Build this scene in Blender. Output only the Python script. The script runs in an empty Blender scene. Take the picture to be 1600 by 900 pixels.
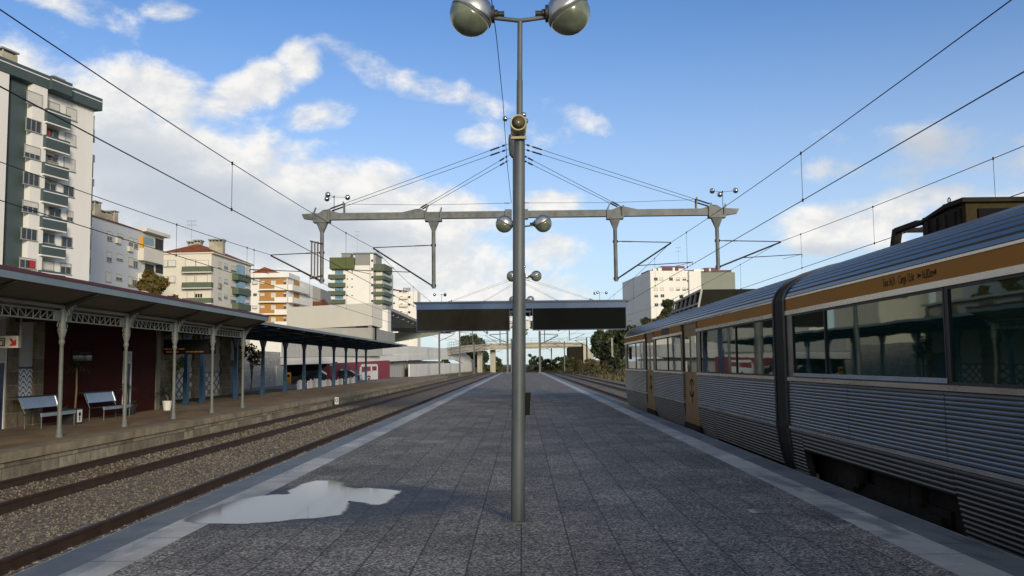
import bpy, math, random
import numpy as np
random.seed(7); rng = np.random.default_rng(7)
S = bpy.context.scene
COL = S.collection
pi = math.pi

# ------------------------------------------------------------------ camera, world, sun, exposure
F = 1400.0; ROLL = .011; CAM_Z = 1.5
def _Rx(a): c, s = math.cos(a), math.sin(a); return np.array([[1,0,0],[0,c,-s],[0,s,c]])
def _Rz(a): c, s = math.cos(a), math.sin(a); return np.array([[c,-s,0],[s,c,0],[0,0,1]])
_x0 = 15*math.cos(ROLL)-118*math.sin(ROLL); _y0 = -15*math.sin(ROLL)-118*math.cos(ROLL)
PITCH = math.atan(-_y0/F); YAW = math.atan(_x0/math.hypot(F, _y0))
RM = _Rz(YAW)@_Rx(pi/2+PITCH)@_Rz(-ROLL)
CC = np.array([0, 0, CAM_Z])
def ray(px, py): return RM@np.array([(px-800)/F, (450-py)/F, -1.0])
def aX(px, py, X): d = ray(px, py); return CC+d*(X/d[0])
def aY(px, py, Y): d = ray(px, py); return CC+d*(Y/d[1])
def aZ(px, py, Z): d = ray(px, py); return CC+d*((Z-CAM_Z)/d[2])

cam = bpy.data.cameras.new('camera'); co = bpy.data.objects.new('camera', cam); COL.objects.link(co)
cam.sensor_width = 36; cam.lens = 36*F/1600; cam.clip_start = .1; cam.clip_end = 5000
from mathutils import Matrix
M4 = Matrix([list(RM[0])+[0], list(RM[1])+[0], list(RM[2])+[CAM_Z], [0,0,0,1]])
co.matrix_world = M4
S.camera = co
S.view_settings.view_transform = 'Standard'; S.view_settings.look = 'None'
S.view_settings.gamma = 1; S.view_settings.use_curve_mapping = False
S.view_settings.exposure = 0.0

SUN_EL = math.radians(13); SUN_AZ = math.radians(158)      # azimuth clockwise from +Y: low behind the camera, a little to the right
sd = (math.sin(SUN_AZ)*math.cos(SUN_EL), math.cos(SUN_AZ)*math.cos(SUN_EL), math.sin(SUN_EL))
sl = bpy.data.lights.new('sun', 'SUN'); sl.energy = 3.2; sl.angle = math.radians(12); sl.color = (1, .87, .68)
so = bpy.data.objects.new('sun', sl); COL.objects.link(so)
from mathutils import Vector
so.rotation_euler = Vector(sd).to_track_quat('Z', 'Y').to_euler()

W = bpy.data.worlds.new('World'); S.world = W; W.use_nodes = True
SKY_GAIN = 1.24; SKY_TINT = (.73, .97, 1.34); CLOUD_LIT = (9.9, 9.6, 9.1); CLOUD_GREY = (5.3, 5.8, 6.5)
def world():
    nt = W.node_tree; N = nt.nodes; L = nt.links; N.clear()
    out = N.new('ShaderNodeOutputWorld'); bg = N.new('ShaderNodeBackground'); bg.inputs[1].default_value = .1
    L.new(bg.outputs[0], out.inputs[0])
    sky = N.new('ShaderNodeTexSky'); sky.sky_type = 'NISHITA'; sky.sun_disc = False
    sky.sun_elevation = SUN_EL; sky.sun_rotation = SUN_AZ; sky.air_density = 1.0; sky.dust_density = .4; sky.ozone_density = 2.0
    tc = N.new('ShaderNodeTexCoord'); sp = N.new('ShaderNodeSeparateXYZ'); L.new(tc.outputs['Generated'], sp.inputs[0])
    def m(op, a, b=None, c=None, clamp=False):
        n = N.new('ShaderNodeMath'); n.operation = op; n.use_clamp = clamp
        for i, v in enumerate((a, b, c)):
            if v is None: continue
            if isinstance(v, (int, float)): n.inputs[i].default_value = v
            else: L.new(v, n.inputs[i])
        return n.outputs[0]
    def mixc(fac, a, b):
        n = N.new('ShaderNodeMix'); n.data_type = 'RGBA'; n.clamp_factor = True
        if isinstance(fac, (int, float)): n.inputs[0].default_value = fac
        else: L.new(fac, n.inputs[0])
        for k, v in ((6, a), (7, b)):
            if isinstance(v, tuple): n.inputs[k].default_value = (*v, 1)
            else: L.new(v, n.inputs[k])
        return n.outputs[2]
    def smooth(v, a, b):
        n = N.new('ShaderNodeMapRange'); n.interpolation_type = 'SMOOTHSTEP'
        L.new(v, n.inputs[0]); n.inputs[1].default_value = a; n.inputs[2].default_value = b
        return n.outputs[0]
    az = m('ARCTAN2', sp.outputs[0], sp.outputs[1]); el = m('ARCSINE', sp.outputs[2])
    cb = N.new('ShaderNodeCombineXYZ'); L.new(az, cb.inputs[0]); L.new(m('MULTIPLY', el, 1.5), cb.inputs[1])
    def noise(scale, det, dist=0., off=(0,0,0), rough=.55):
        mp = N.new('ShaderNodeMapping'); mp.inputs[1].default_value = off; L.new(cb.outputs[0], mp.inputs[0])
        n = N.new('ShaderNodeTexNoise'); n.inputs['Scale'].default_value = scale; n.inputs['Detail'].default_value = det
        n.inputs['Roughness'].default_value = rough; n.inputs['Distortion'].default_value = dist
        L.new(mp.outputs[0], n.inputs['Vector']); return n.outputs[0]
    n1 = noise(11, 11, .22, rough=.60); n2 = noise(11, 11, .22, (-.012, .022, 0), rough=.60); n3 = noise(5, 5, .2, (3, 1, 0)); n4 = noise(2.2, 6, .6, (7, 2, 0))
    def field(blobs):
        acc = None
        for (px, py, rx, ry, w, ang) in blobs:
            d = ray(px, py); d = d/np.linalg.norm(d)
            a0 = math.atan2(d[0], d[1]); e0 = math.asin(d[2])
            dx = m('SUBTRACT', az, a0); dy = m('SUBTRACT', el, e0)
            c, s = math.cos(math.radians(ang)), math.sin(math.radians(ang))
            u = m('ADD', m('MULTIPLY', dx, c*F/rx), m('MULTIPLY', dy, s*F/rx))
            v = m('ADD', m('MULTIPLY', dx, -s*F/ry), m('MULTIPLY', dy, c*F/ry))
            q = m('ADD', m('MULTIPLY', u, u), m('MULTIPLY', v, v))
            t = m('MULTIPLY', m('SUBTRACT', 1.0, q), w)
            t = m('MAXIMUM', t, -1.0)
            acc = t if acc is None else m('MAXIMUM', acc, t)
        return acc
    # px, py, radii, weight, tilt: where the banks of cloud stand in the sky
    dens = field([
        (150,200,150,110,.9,-8),(300,310,290,150,1.2,-10),(520,350,300,110,1.2,-12),(250,150,110,50,.8,-15),
        (-100,150,260,120,.8,0),(-150,400,400,170,1.2,0),
        (395,140,120,38,.75,28),(465,95,45,34,.7,10),(345,165,80,30,.7,20),(490,183,62,26,.65,12),
        (590,112,100,26,.52,-22),(670,142,60,20,.36,-14),(745,165,55,26,.34,-20),(770,208,50,22,.38,0),
        (905,183,50,20,.22,-20),(845,212,60,20,.26,0),
        (262,18,46,17,.42,6),(190,30,60,22,.2,-10),(120,8,60,14,.2,0),
        (640,430,190,95,1.0,-5),(700,330,110,42,.8,-12),(870,318,62,26,.75,0),(862,392,62,38,.75,0),(760,470,240,60,.7,0),
        (1330,352,112,42,1.0,-4),(1385,340,60,42,1.0,0),(1285,372,62,28,.9,0),
        (1500,222,150,30,.42,-6),(1560,250,120,28,.42,-8),(1380,262,110,16,.2,-4),(1600,305,170,36,.5,0),
        (2100,200,500,120,.7,10),(-900,300,500,200,.8,0)])
    rest = smooth(sp.outputs[1], .25, -.1)        # unseen cloud added behind the view and overhead to neutralise the blue ambient light
    dens = m('ADD', dens, m('MULTIPLY', rest, m('MULTIPLY_ADD', n4, 3.0, .05)))
    D = m('ADD', dens, m('MULTIPLY', m('SUBTRACT', n1, .5), 3.0))
    mask = smooth(D, -.12, .72)
    grey = field([(330,330,230,75,.9,-10),(480,345,200,42,.8,-10),(230,260,130,60,.6,0),(-100,330,300,120,.8,0),(1290,395,90,16,.5,0),(1500,240,200,60,.7,0),(560,380,100,30,.5,0)])
    g = smooth(m('ADD', grey, m('MULTIPLY', m('SUBTRACT', n3, .5), 1.6)), -.25, .75)
    lit = smooth(m('SUBTRACT', n1, n2), -.10, .12)
    cl = mixc(m('MULTIPLY', m('SUBTRACT', 1.0, lit), .45), CLOUD_LIT, CLOUD_GREY)
    cl = mixc(m('MULTIPLY', g, .85), cl, CLOUD_GREY)
    tint = N.new('ShaderNodeMix'); tint.data_type = 'RGBA'; tint.blend_type = 'MULTIPLY'; tint.inputs[0].default_value = 1
    L.new(sky.outputs[0], tint.inputs[6]); tint.inputs[7].default_value = tuple(SKY_GAIN*c for c in SKY_TINT)+(1,)
    hz = m('MULTIPLY', smooth(el, .42, -.02), .64)
    base = mixc(hz, tint.outputs[2], (7.6, 8.6, 9.6))
    cl = mixc(m('MULTIPLY', rest, .8), cl, (5.6, 5.3, 4.8))  # warm grey on the added unseen cloud, against the blue ambient
    fin = mixc(m('MULTIPLY', mask, .94), base, cl)
    L.new(fin, bg.inputs[0])
world()
W.cycles.sampling_method = 'MANUAL'; W.cycles.sample_map_resolution = 1024

# ------------------------------------------------------------------ mesh helpers
ORG = {}
class MB:
    def __init__(s): s.v = []; s.f = []; s.sm = False
    def add(s, vs, fs):
        b = len(s.v); s.v += [tuple(map(float, p)) for p in vs]; s.f += [tuple(i+b for i in f) for f in fs]; return s
    def box(s, x0, x1, y0, y1, z0, z1):
        x0, x1 = sorted((x0, x1)); y0, y1 = sorted((y0, y1)); z0, z1 = sorted((z0, z1))
        return s.add([(x0,y0,z0),(x1,y0,z0),(x1,y1,z0),(x0,y1,z0),(x0,y0,z1),(x1,y0,z1),(x1,y1,z1),(x0,y1,z1)],
            [(0,3,2,1),(4,5,6,7),(0,1,5,4),(1,2,6,5),(2,3,7,6),(3,0,4,7)])
    def hexa(s, p):   # 8 points: bottom 4 ccw, top 4 ccw
        return s.add(p, [(0,3,2,1),(4,5,6,7),(0,1,5,4),(1,2,6,5),(2,3,7,6),(3,0,4,7)])
    def fbox(s, fr, u0, u1, w0, w1, z0, z1):
        u0, u1 = sorted((u0,u1)); w0, w1 = sorted((w0,w1)); z0, z1 = sorted((z0,z1))
        P = [fr.P(u,w,z) for z in (z0,z1) for (u,w) in ((u0,w0),(u0,w1),(u1,w1),(u1,w0))]
        return s.hexa(P)
    def quad(s, *p): return s.add(p, [tuple(range(len(p)))])
    def tube(s, pts, r, n=8, caps=True):
        pts = [np.array(p, float) for p in pts]; k = len(pts)
        rs = r if isinstance(r, (list, tuple)) else [r]*k
        up = None; vs = []; fs = []
        for i in range(k):
            t = pts[min(i+1,k-1)]-pts[max(i-1,0)]; t = t/(np.linalg.norm(t)+1e-12)
            if up is None:
                a = np.array([0,0,1.]) if abs(t[2]) < .9 else np.array([1.,0,0])
                up = a-t*(a@t); up /= np.linalg.norm(up)
            else:
                up = up-t*(up@t); up /= np.linalg.norm(up)+1e-12
            b = np.cross(t, up)
            for j in range(n):
                a = 2*pi*j/n; vs.append(pts[i]+rs[i]*(math.cos(a)*up+math.sin(a)*b))
        for i in range(k-1):
            for j in range(n):
                fs.append((i*n+j, i*n+(j+1)%n, (i+1)*n+(j+1)%n, (i+1)*n+j))
        if caps: fs.append(tuple(range(n-1,-1,-1))); fs.append(tuple((k-1)*n+j for j in range(n)))
        return s.add(vs, fs)
    def bar(s, a, b, w, h):      # rectangular bar between two points
        a = np.array(a,float); b = np.array(b,float); t = b-a; t /= np.linalg.norm(t)
        u = np.array([0,0,1.]) if abs(t[2]) < .95 else np.array([0,1.,0])
        x = np.cross(t,u); x /= np.linalg.norm(x); y = np.cross(x,t)
        P = [c+x*i*w/2+y*j*h/2 for c in (a,b) for (i,j) in ((-1,-1),(1,-1),(1,1),(-1,1))]
        return s.hexa(P)
    def lathe(s, prof, c=(0,0,0), axis=(0,0,1), n=20):     # prof: (radius, height) pairs
        ax = np.array(axis,float); ax /= np.linalg.norm(ax); c = np.array(c,float)
        a = np.array([0,0,1.]) if abs(ax[2]) < .9 else np.array([1.,0,0])
        u = a-ax*(a@ax); u /= np.linalg.norm(u); w = np.cross(ax,u); vs = []; fs = []
        for (r,h) in prof:
            for j in range(n):
                t = 2*pi*j/n; vs.append(c+ax*h+r*(math.cos(t)*u+math.sin(t)*w))
        for i in range(len(prof)-1):
            for j in range(n): fs.append((i*n+j, i*n+(j+1)%n, (i+1)*n+(j+1)%n, (i+1)*n+j))
        if prof[0][0] > 1e-4: fs.append(tuple(range(n-1,-1,-1)))
        if prof[-1][0] > 1e-4: fs.append(tuple((len(prof)-1)*n+j for j in range(n)))
        return s.add(vs, fs)
    def sphere(s, c, r, n=20, a0=0, a1=180, axis=(0,0,1)):
        k = max(3,int(n*(a1-a0)/360)+1)
        pr = [(max(1e-5,r*math.sin(math.radians(a0+(a1-a0)*i/k))), -r*math.cos(math.radians(a0+(a1-a0)*i/k))) for i in range(k+1)]
        return s.lathe(pr, c, axis, n)
    def prism(s, poly, vec):
        k = len(poly); v = np.array(vec,float); P = [np.array(p,float) for p in poly]
        return s.add(P+[p+v for p in P], [tuple(range(k-1,-1,-1)), tuple(range(k,2*k))]+[(i,(i+1)%k,(i+1)%k+k,i+k) for i in range(k)])
    def loft(s, rings, closed=False):
        k = len(rings[0]); vs = [p for r in rings for p in r]; fs = []
        for i in range(len(rings)-1):
            for j in range(k if closed else k-1):
                fs.append((i*k+j, i*k+(j+1)%k, (i+1)*k+(j+1)%k, (i+1)*k+j))
        return s.add(vs, fs)
    def build(s, name, mat, parent=None, smooth=False, origin=None):
        V = np.array(s.v)
        if parent is not None: o = ORG[parent.name]
        elif origin is not None: o = np.array(origin, float)
        else: o = np.array([(V[:,0].min()+V[:,0].max())/2, (V[:,1].min()+V[:,1].max())/2, V[:,2].min()])
        me = bpy.data.meshes.new(name); me.from_pydata([tuple(p) for p in V-o], [], s.f); me.update()
        ob = bpy.data.objects.new(name, me); COL.objects.link(ob)
        if mat: me.materials.append(mat)
        if parent is not None: ob.parent = parent; ORG[ob.name] = o
        else: ob.location = o; ORG[ob.name] = o
        if smooth is True:
            me.shade_smooth()
        elif smooth: me.shade_smooth(); me.set_sharp_from_angle(angle=math.radians(smooth))
        return ob
def tag(o, label=None, cat=None, group=None, kind=None):
    if label: o['label'] = label
    if cat: o['category'] = cat
    if group: o['group'] = group
    if kind: o['kind'] = kind
    return o
def thing(name, label, cat, loc, group=None):
    o = bpy.data.objects.new(name, None); COL.objects.link(o); o.location = tuple(map(float,loc)); o.empty_display_size = .2
    ORG[o.name] = np.array(loc, float); return tag(o, label, cat, group)
def struct(mb, name, mat, smooth=False): return tag(mb.build(name, mat, smooth=smooth), kind='structure')
def copy_tree(o, loc=None, label=None, parent=None):
    c = o.copy(); COL.objects.link(c)
    if parent is not None: c.parent = parent
    if loc is not None: c.location = tuple(map(float,loc))
    ORG[c.name] = np.array(c.location)
    if label: c['label'] = label
    for ch in list(o.children): copy_tree(ch, parent=c)
    return c
class Fr:      # vertical facade plane: u along the wall, w outwards, z up
    def __init__(s, p, d, flip=False):
        s.o = np.array([p[0],p[1],0.]); d = np.array([d[0],d[1],0.]); s.d = d/np.linalg.norm(d)
        s.n = np.array([s.d[1],-s.d[0],0]); 
        if flip: s.n = -s.n
    def P(s,u,w,z): return s.o+s.d*u+s.n*w+np.array([0,0,z])
    def uz(s,px,py,w=0):
        r = ray(px,py); t = ((s.o+s.n*w-CC)@s.n)/(r@s.n); p = CC+r*t
        return (p-s.o)@s.d, p[2]
    def rect(s,r,w=0):
        x0,y0,x1,y1 = r
        u0 = s.uz(x0,(y0+y1)/2,w)[0]; u1 = s.uz(x1,(y0+y1)/2,w)[0]
        z1 = s.uz((x0+x1)/2,y0,w)[1]; z0 = s.uz((x0+x1)/2,y1,w)[1]
        return min(u0,u1),max(u0,u1),z0,z1

# ------------------------------------------------------------------ materials
def mat(name, col, rough=.7, metal=0, var=.15, scale=3., bump=0., bscale=None, spec=.5, dirt=0., dirtcol=(.06,.055,.05), streak=(1,1,1), ior=1.5, detail=6, coat=0):
    m = bpy.data.materials.new(name); m.use_nodes = True; nt = m.node_tree; N = nt.nodes; L = nt.links
    b = N['Principled BSDF']; b.inputs['Roughness'].default_value = rough; b.inputs['Metallic'].default_value = metal
    b.inputs['IOR'].default_value = ior; b.inputs['Specular IOR Level'].default_value = spec; b.inputs['Coat Weight'].default_value = coat
    geo = N.new('ShaderNodeNewGeometry'); mp = N.new('ShaderNodeMapping'); mp.inputs[3].default_value = streak
    L.new(geo.outputs['Position'], mp.inputs[0])
    n = N.new('ShaderNodeTexNoise'); n.inputs['Scale'].default_value = scale; n.inputs['Detail'].default_value = detail; n.inputs['Roughness'].default_value = .6
    L.new(mp.outputs[0], n.inputs['Vector'])
    mr = N.new('ShaderNodeMapRange'); mr.inputs[1].default_value = .3; mr.inputs[2].default_value = .7; mr.inputs[3].default_value = 1-var; mr.inputs[4].default_value = 1+var
    L.new(n.outputs[0], mr.inputs[0])
    mx = N.new('ShaderNodeVectorMath'); mx.operation = 'SCALE'; mx.inputs[0].default_value = col[:3]; L.new(mr.outputs[0], mx.inputs['Scale'])
    outc = mx.outputs[0]
    if dirt > 0:
        n2 = N.new('ShaderNodeTexNoise'); n2.inputs['Scale'].default_value = scale*.45; n2.inputs['Detail'].default_value = 8; n2.inputs['Roughness'].default_value = .68
        L.new(mp.outputs[0], n2.inputs['Vector'])
        r2 = N.new('ShaderNodeMapRange'); r2.inputs[1].default_value = .48; r2.inputs[2].default_value = .72; r2.inputs[4].default_value = dirt
        L.new(n2.outputs[0], r2.inputs[0])
        mm = N.new('ShaderNodeMix'); mm.data_type = 'RGBA'; L.new(r2.outputs[0], mm.inputs[0]); L.new(outc, mm.inputs[6]); mm.inputs[7].default_value = (*dirtcol,1)
        outc = mm.outputs[2]
    L.new(outc, b.inputs['Base Color'])
    rr = N.new('ShaderNodeMapRange'); rr.inputs[3].default_value = max(0,rough-.12*(rough>.1)); rr.inputs[4].default_value = min(1,rough+.12*(rough>.1)); L.new(n.outputs[0], rr.inputs[0]); L.new(rr.outputs[0], b.inputs['Roughness'])
    if bump > 0:
        nb = N.new('ShaderNodeTexNoise'); nb.inputs['Scale'].default_value = bscale or scale*4; nb.inputs['Detail'].default_value = 5
        L.new(geo.outputs['Position'], nb.inputs['Vector'])
        bp = N.new('ShaderNodeBump'); bp.inputs['Strength'].default_value = bump; bp.inputs['Distance'].default_value = .02
        L.new(nb.outputs[0], bp.inputs['Height']); L.new(bp.outputs[0], b.inputs['Normal'])
    return m
class NB:      # small node-writing helper for the patterned surfaces
    def __init__(s, name):
        s.m = bpy.data.materials.new(name); s.m.use_nodes = True; s.N = s.m.node_tree.nodes; s.L = s.m.node_tree.links
        s.b = s.N['Principled BSDF']; s.geo = s.N.new('ShaderNodeNewGeometry')
        sp = s.N.new('ShaderNodeSeparateXYZ'); s.L.new(s.geo.outputs['Position'], sp.inputs[0]); s.x, s.y, s.z = sp.outputs
    def set(s, sock, v):
        if isinstance(v, tuple): sock.default_value = (*v,1) if len(sock.default_value) == 4 else v
        elif isinstance(v, (int,float)): sock.default_value = v
        else: s.L.new(v, sock)
    def m_(s, op, a, b=None, c=None, clamp=False):
        n = s.N.new('ShaderNodeMath'); n.operation = op; n.use_clamp = clamp
        for i,v in enumerate((a,b,c)):
            if v is not None: s.set(n.inputs[i], v)
        return n.outputs[0]
    def mix(s, f, a, b, mode='MIX'):
        n = s.N.new('ShaderNodeMix'); n.data_type = 'RGBA'; n.blend_type = mode; s.set(n.inputs[0], f); s.set(n.inputs[6], a); s.set(n.inputs[7], b); return n.outputs[2]
    def noise(s, scale, detail=4, rough=.55, sc=(1,1,1), col=False, dist=0):
        mp = s.N.new('ShaderNodeMapping'); mp.inputs[3].default_value = sc; s.L.new(s.geo.outputs['Position'], mp.inputs[0])
        n = s.N.new('ShaderNodeTexNoise'); n.inputs['Scale'].default_value = scale; n.inputs['Detail'].default_value = detail; n.inputs['Roughness'].default_value = rough; n.inputs['Distortion'].default_value = dist
        s.L.new(mp.outputs[0], n.inputs['Vector']); return n.outputs[1 if col else 0]
    def voro(s, scale, out='Color'):
        n = s.N.new('ShaderNodeTexVoronoi'); n.inputs['Scale'].default_value = scale; s.L.new(s.geo.outputs['Position'], n.inputs['Vector']); return n.outputs[out]
    def rng(s, v, a, b, c=0, d=1, smooth=False):
        n = s.N.new('ShaderNodeMapRange'); s.set(n.inputs[0], v)
        if smooth: n.interpolation_type = 'SMOOTHSTEP'
        for i,k in enumerate((a,b,c,d)): n.inputs[i+1].default_value = k
        return n.outputs[0]
    def white(s, a, b=0.):
        cb = s.N.new('ShaderNodeCombineXYZ'); s.set(cb.inputs[0], a); s.set(cb.inputs[1], b)
        n = s.N.new('ShaderNodeTexWhiteNoise'); n.noise_dimensions = '2D'; s.L.new(cb.outputs[0], n.inputs[0]); return n.outputs[0]
    def bump(s, h, st=.5, dist=.01):
        n = s.N.new('ShaderNodeBump'); n.inputs['Strength'].default_value = st; n.inputs['Distance'].default_value = dist; s.set(n.inputs['Height'], h); s.L.new(n.outputs[0], s.b.inputs['Normal'])
    def out(s, col, rough=.7, spec=.5):
        s.set(s.b.inputs['Base Color'], col); s.set(s.b.inputs['Roughness'], rough); s.b.inputs['Specular IOR Level'].default_value = spec; return s.m
def joints(nb, u, v, w, l, jw, stagger=.5):
    cu = nb.m_('DIVIDE', u, w); iu = nb.m_('FLOOR', cu); fu = nb.m_('FRACT', cu)
    cv = nb.m_('ADD', nb.m_('DIVIDE', v, l), nb.m_('MULTIPLY', nb.m_('MODULO', iu, 2.0), stagger)); iv = nb.m_('FLOOR', cv); fv = nb.m_('FRACT', cv)
    du = nb.m_('MULTIPLY', nb.m_('MINIMUM', fu, nb.m_('SUBTRACT', 1.0, fu)), w); dv = nb.m_('MULTIPLY', nb.m_('MINIMUM', fv, nb.m_('SUBTRACT', 1.0, fv)), l)
    return du, dv, iu, iv
PUD = aZ(470, 785, 0)
def pave_mat():
    nb = NB('exposed_aggregate_slabs')
    xo = nb.m_('ADD', nb.x, .02+20)
    du, dv, iu, iv = joints(nb, xo, nb.m_('ADD', nb.y, 200.0), .4, .8, .01)
    ju = nb.rng(nb.m_('ADD', du, nb.m_('MULTIPLY', nb.noise(6,3), .006)), .004, .013, 1, 0); jv = nb.rng(nb.m_('ADD', dv, nb.m_('MULTIPLY', nb.noise(5,3), .010)), .006, .013, 1, 0)
    tone = nb.rng(nb.white(iu, iv), 0, 1, .78, 1.18)
    grain = nb.voro(62); sep = nb.N.new('ShaderNodeSeparateColor'); nb.L.new(grain, sep.inputs[0])
    g = nb.rng(sep.outputs[0], 0, 1, 0, 1)
    c = nb.mix(nb.m_('POWER', g, 1.7), (.030,.0285,.026), (.48,.45,.385))
    c = nb.mix(nb.rng(sep.outputs[1], .8, 1), c, (.16,.12,.085))
    big = nb.noise(.55, 7, .62); med = nb.noise(2.6, 5)
    c = nb.mix(1.0, c, nb.m_('MULTIPLY', tone, nb.m_('MULTIPLY', nb.rng(big,.3,.7,.66,1.22), nb.rng(med,.3,.7,.85,1.12))), 'MULTIPLY')
    # damp halo left by the puddle
    dx = nb.m_('DIVIDE', nb.m_('SUBTRACT', nb.x, float(PUD[0])+.35), 1.55); dy = nb.m_('DIVIDE', nb.m_('SUBTRACT', nb.y, float(PUD[1])), 1.5)
    q = nb.m_('ADD', nb.m_('ADD', nb.m_('MULTIPLY',dx,dx), nb.m_('MULTIPLY',dy,dy)), nb.m_('MULTIPLY', nb.m_('SUBTRACT', nb.noise(1.7,5),.5), 1.5))
    wet = nb.m_('MAXIMUM', nb.rng(q, 1.25, .55, 0, 1, True), nb.rng(nb.noise(.45,5,.6,(1,.8,1)), .64, .70, 0, .55, True))
    c = nb.mix(wet, c, nb.mix(1.0, c, (.30,.32,.36), 'MULTIPLY'))
    c = nb.mix(nb.m_('MULTIPLY', ju, .85), c, (.012,.012,.012)); c = nb.mix(nb.m_('MULTIPLY', jv, nb.rng(nb.white(iv,iu),.2,.9,.15,.8)), c, (.012,.012,.012))
    h = nb.m_('SUBTRACT', nb.m_('MULTIPLY', g, .35), nb.m_('ADD', ju, nb.m_('MULTIPLY', jv,.7)))
    nb.bump(h, .45, .008)
    return nb.out(c, nb.rng(wet,0,1,.75,.6), .35)
def strip_mat(name, col, damp, l):
    nb = NB(name)
    cv = nb.m_('DIVIDE', nb.m_('ADD', nb.y, 200.0), l); iv = nb.m_('FLOOR', cv); fv = nb.m_('FRACT', cv)
    dv = nb.m_('MULTIPLY', nb.m_('MINIMUM', fv, nb.m_('SUBTRACT',1.0,fv)), l); j = nb.rng(dv, .004, .012, 1, 0)
    tone = nb.rng(nb.white(iv), 0, 1, .82, 1.12); n = nb.noise(2.2, 7, .65); fine = nb.noise(60, 3)
    c = nb.mix(1.0, col, nb.m_('MULTIPLY', tone, nb.m_('MULTIPLY', nb.rng(n,.3,.7,.72,1.18), nb.rng(fine,.3,.7,.86,1.14))), 'MULTIPLY')
    st = nb.rng(nb.noise(1.1, 6, .62, (1.6,.55,1), dist=.6), .5, .62, 0, damp, True)
    c = nb.mix(st, c, nb.mix(1.0, c, (.4,.43,.47), 'MULTIPLY'))
    c = nb.mix(nb.m_('MULTIPLY', j, .8), c, (.02,.02,.02)); nb.bump(nb.m_('SUBTRACT', nb.m_('MULTIPLY', fine,.3), j), .3, .006)
    return nb.out(c, nb.rng(st, 0, 1, .62, .4))
def ballast_mat():
    nb = NB('ballast'); sep = nb.N.new('ShaderNodeSeparateColor'); nb.L.new(nb.voro(21), sep.inputs[0])
    c = nb.mix(sep.outputs[0], (.072,.060,.047), (.34,.30,.24)); c = nb.mix(nb.rng(sep.outputs[1],.7,1), c, (.20,.13,.07))
    # brown rust dust lies between and beside the rails
    dust = nb.rng(nb.noise(.8,6,.6,(1,.25,1)), .35, .65)
    band = None
    for X in (-9.45,):
        t = nb.rng(nb.m_('ABSOLUTE', nb.m_('SUBTRACT', nb.x, X)), .7, 1.3, .85, 0, True); band = t
    c = nb.mix(nb.m_('MULTIPLY', band, nb.rng(dust,0,1,.5,1)), c, nb.mix(1.0, c, (.85,.62,.38), 'MULTIPLY'))
    c = nb.mix(nb.rng(nb.noise(.35,6,.6), .4,.75,0,.45), c, (.10,.085,.055))
    nb.bump(nb.m_('ADD', nb.voro(21,'Distance'), nb.m_('MULTIPLY', nb.noise(40,3),.4)), .9, .05)
    return nb.out(c, .85, .25)
def stone_mat(name, c0, c1, w, h, axis='y', mortar=(.3,.28,.24)):
    nb = NB(name); u = nb.y if axis == 'y' else nb.x
    cz = nb.m_('DIVIDE', nb.m_('ADD', nb.z, 20.0), h); iz = nb.m_('FLOOR', cz); fz = nb.m_('FRACT', cz)
    cu = nb.m_('ADD', nb.m_('DIVIDE', nb.m_('ADD', u, 300.0), w), nb.m_('MULTIPLY', nb.white(iz), 1.0)); iu = nb.m_('FLOOR', cu); fu = nb.m_('FRACT', cu)
    d = nb.m_('MINIMUM', nb.m_('MULTIPLY', nb.m_('MINIMUM', fz, nb.m_('SUBTRACT',1.0,fz)), h), nb.m_('MULTIPLY', nb.m_('MINIMUM', fu, nb.m_('SUBTRACT',1.0,fu)), w))
    j = nb.rng(nb.m_('ADD', d, nb.m_('MULTIPLY', nb.noise(5,3),.02)), .012, .03, 1, 0)
    c = nb.mix(nb.white(iu, iz), c0, c1); c = nb.mix(1.0, c, nb.rng(nb.noise(4,7,.65),.3,.7,.62,1.25), 'MULTIPLY')
    c = nb.mix(nb.m_('MULTIPLY', j,.7), c, mortar); nb.bump(nb.m_('SUBTRACT', nb.noise(14,4), j), .5, .02)
    return nb.out(c, .85, .3)
def azulejo_zig():
    nb = NB('blue_zigzag_tiles')
    v = nb.m_('MULTIPLY', nb.m_('ADD', nb.y, .1), 2.8); f = nb.m_('FRACT', v); tri = nb.m_('ABSOLUTE', nb.m_('SUBTRACT', f, .5))
    tri = nb.m_('SMOOTH_MIN', nb.m_('MULTIPLY', tri, 2.0), .8, .2)
    t = nb.m_('FRACT', nb.m_('SUBTRACT', nb.m_('MULTIPLY', nb.z, 5.8), nb.m_('MULTIPLY', tri, 1.1)))
    line = nb.rng(nb.m_('ABSOLUTE', nb.m_('SUBTRACT', t, .5)), .12, .17, 1, 0)
    c = nb.mix(line, (.62,.64,.62), (.02,.04,.16)); return nb.out(c, .25)
def azulejo_lattice():
    nb = NB('lattice_tiles')
    a = nb.m_('MULTIPLY', nb.y, 1.15); b = nb.m_('MULTIPLY', nb.z, 1.95)
    l = None
    for s in ('ADD','SUBTRACT'):
        t = nb.m_('ABSOLUTE', nb.m_('SUBTRACT', nb.m_('FRACT', nb.m_(s, nb.m_('ADD',a,50.0), b)), .5))
        k = nb.rng(t, .10, .15, 1, 0); l = k if l is None else nb.m_('MAXIMUM', l, k)
    c = nb.mix(l, (.6,.6,.56), (.035,.04,.07)); return nb.out(c, .3)
def roof_tiles():
    nb = NB('terracotta_tiles'); f = nb.m_('FRACT', nb.m_('MULTIPLY', nb.m_('ADD', nb.x, nb.m_('MULTIPLY', nb.y, 1.0)), 1.6))
    c = nb.mix(nb.rng(nb.noise(1.5,6),.3,.7), (.17,.045,.022), (.30,.10,.05)); c = nb.mix(nb.rng(f,.7,1,0,.5), c, (.08,.03,.02)); return nb.out(c, .85, .2)
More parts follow.
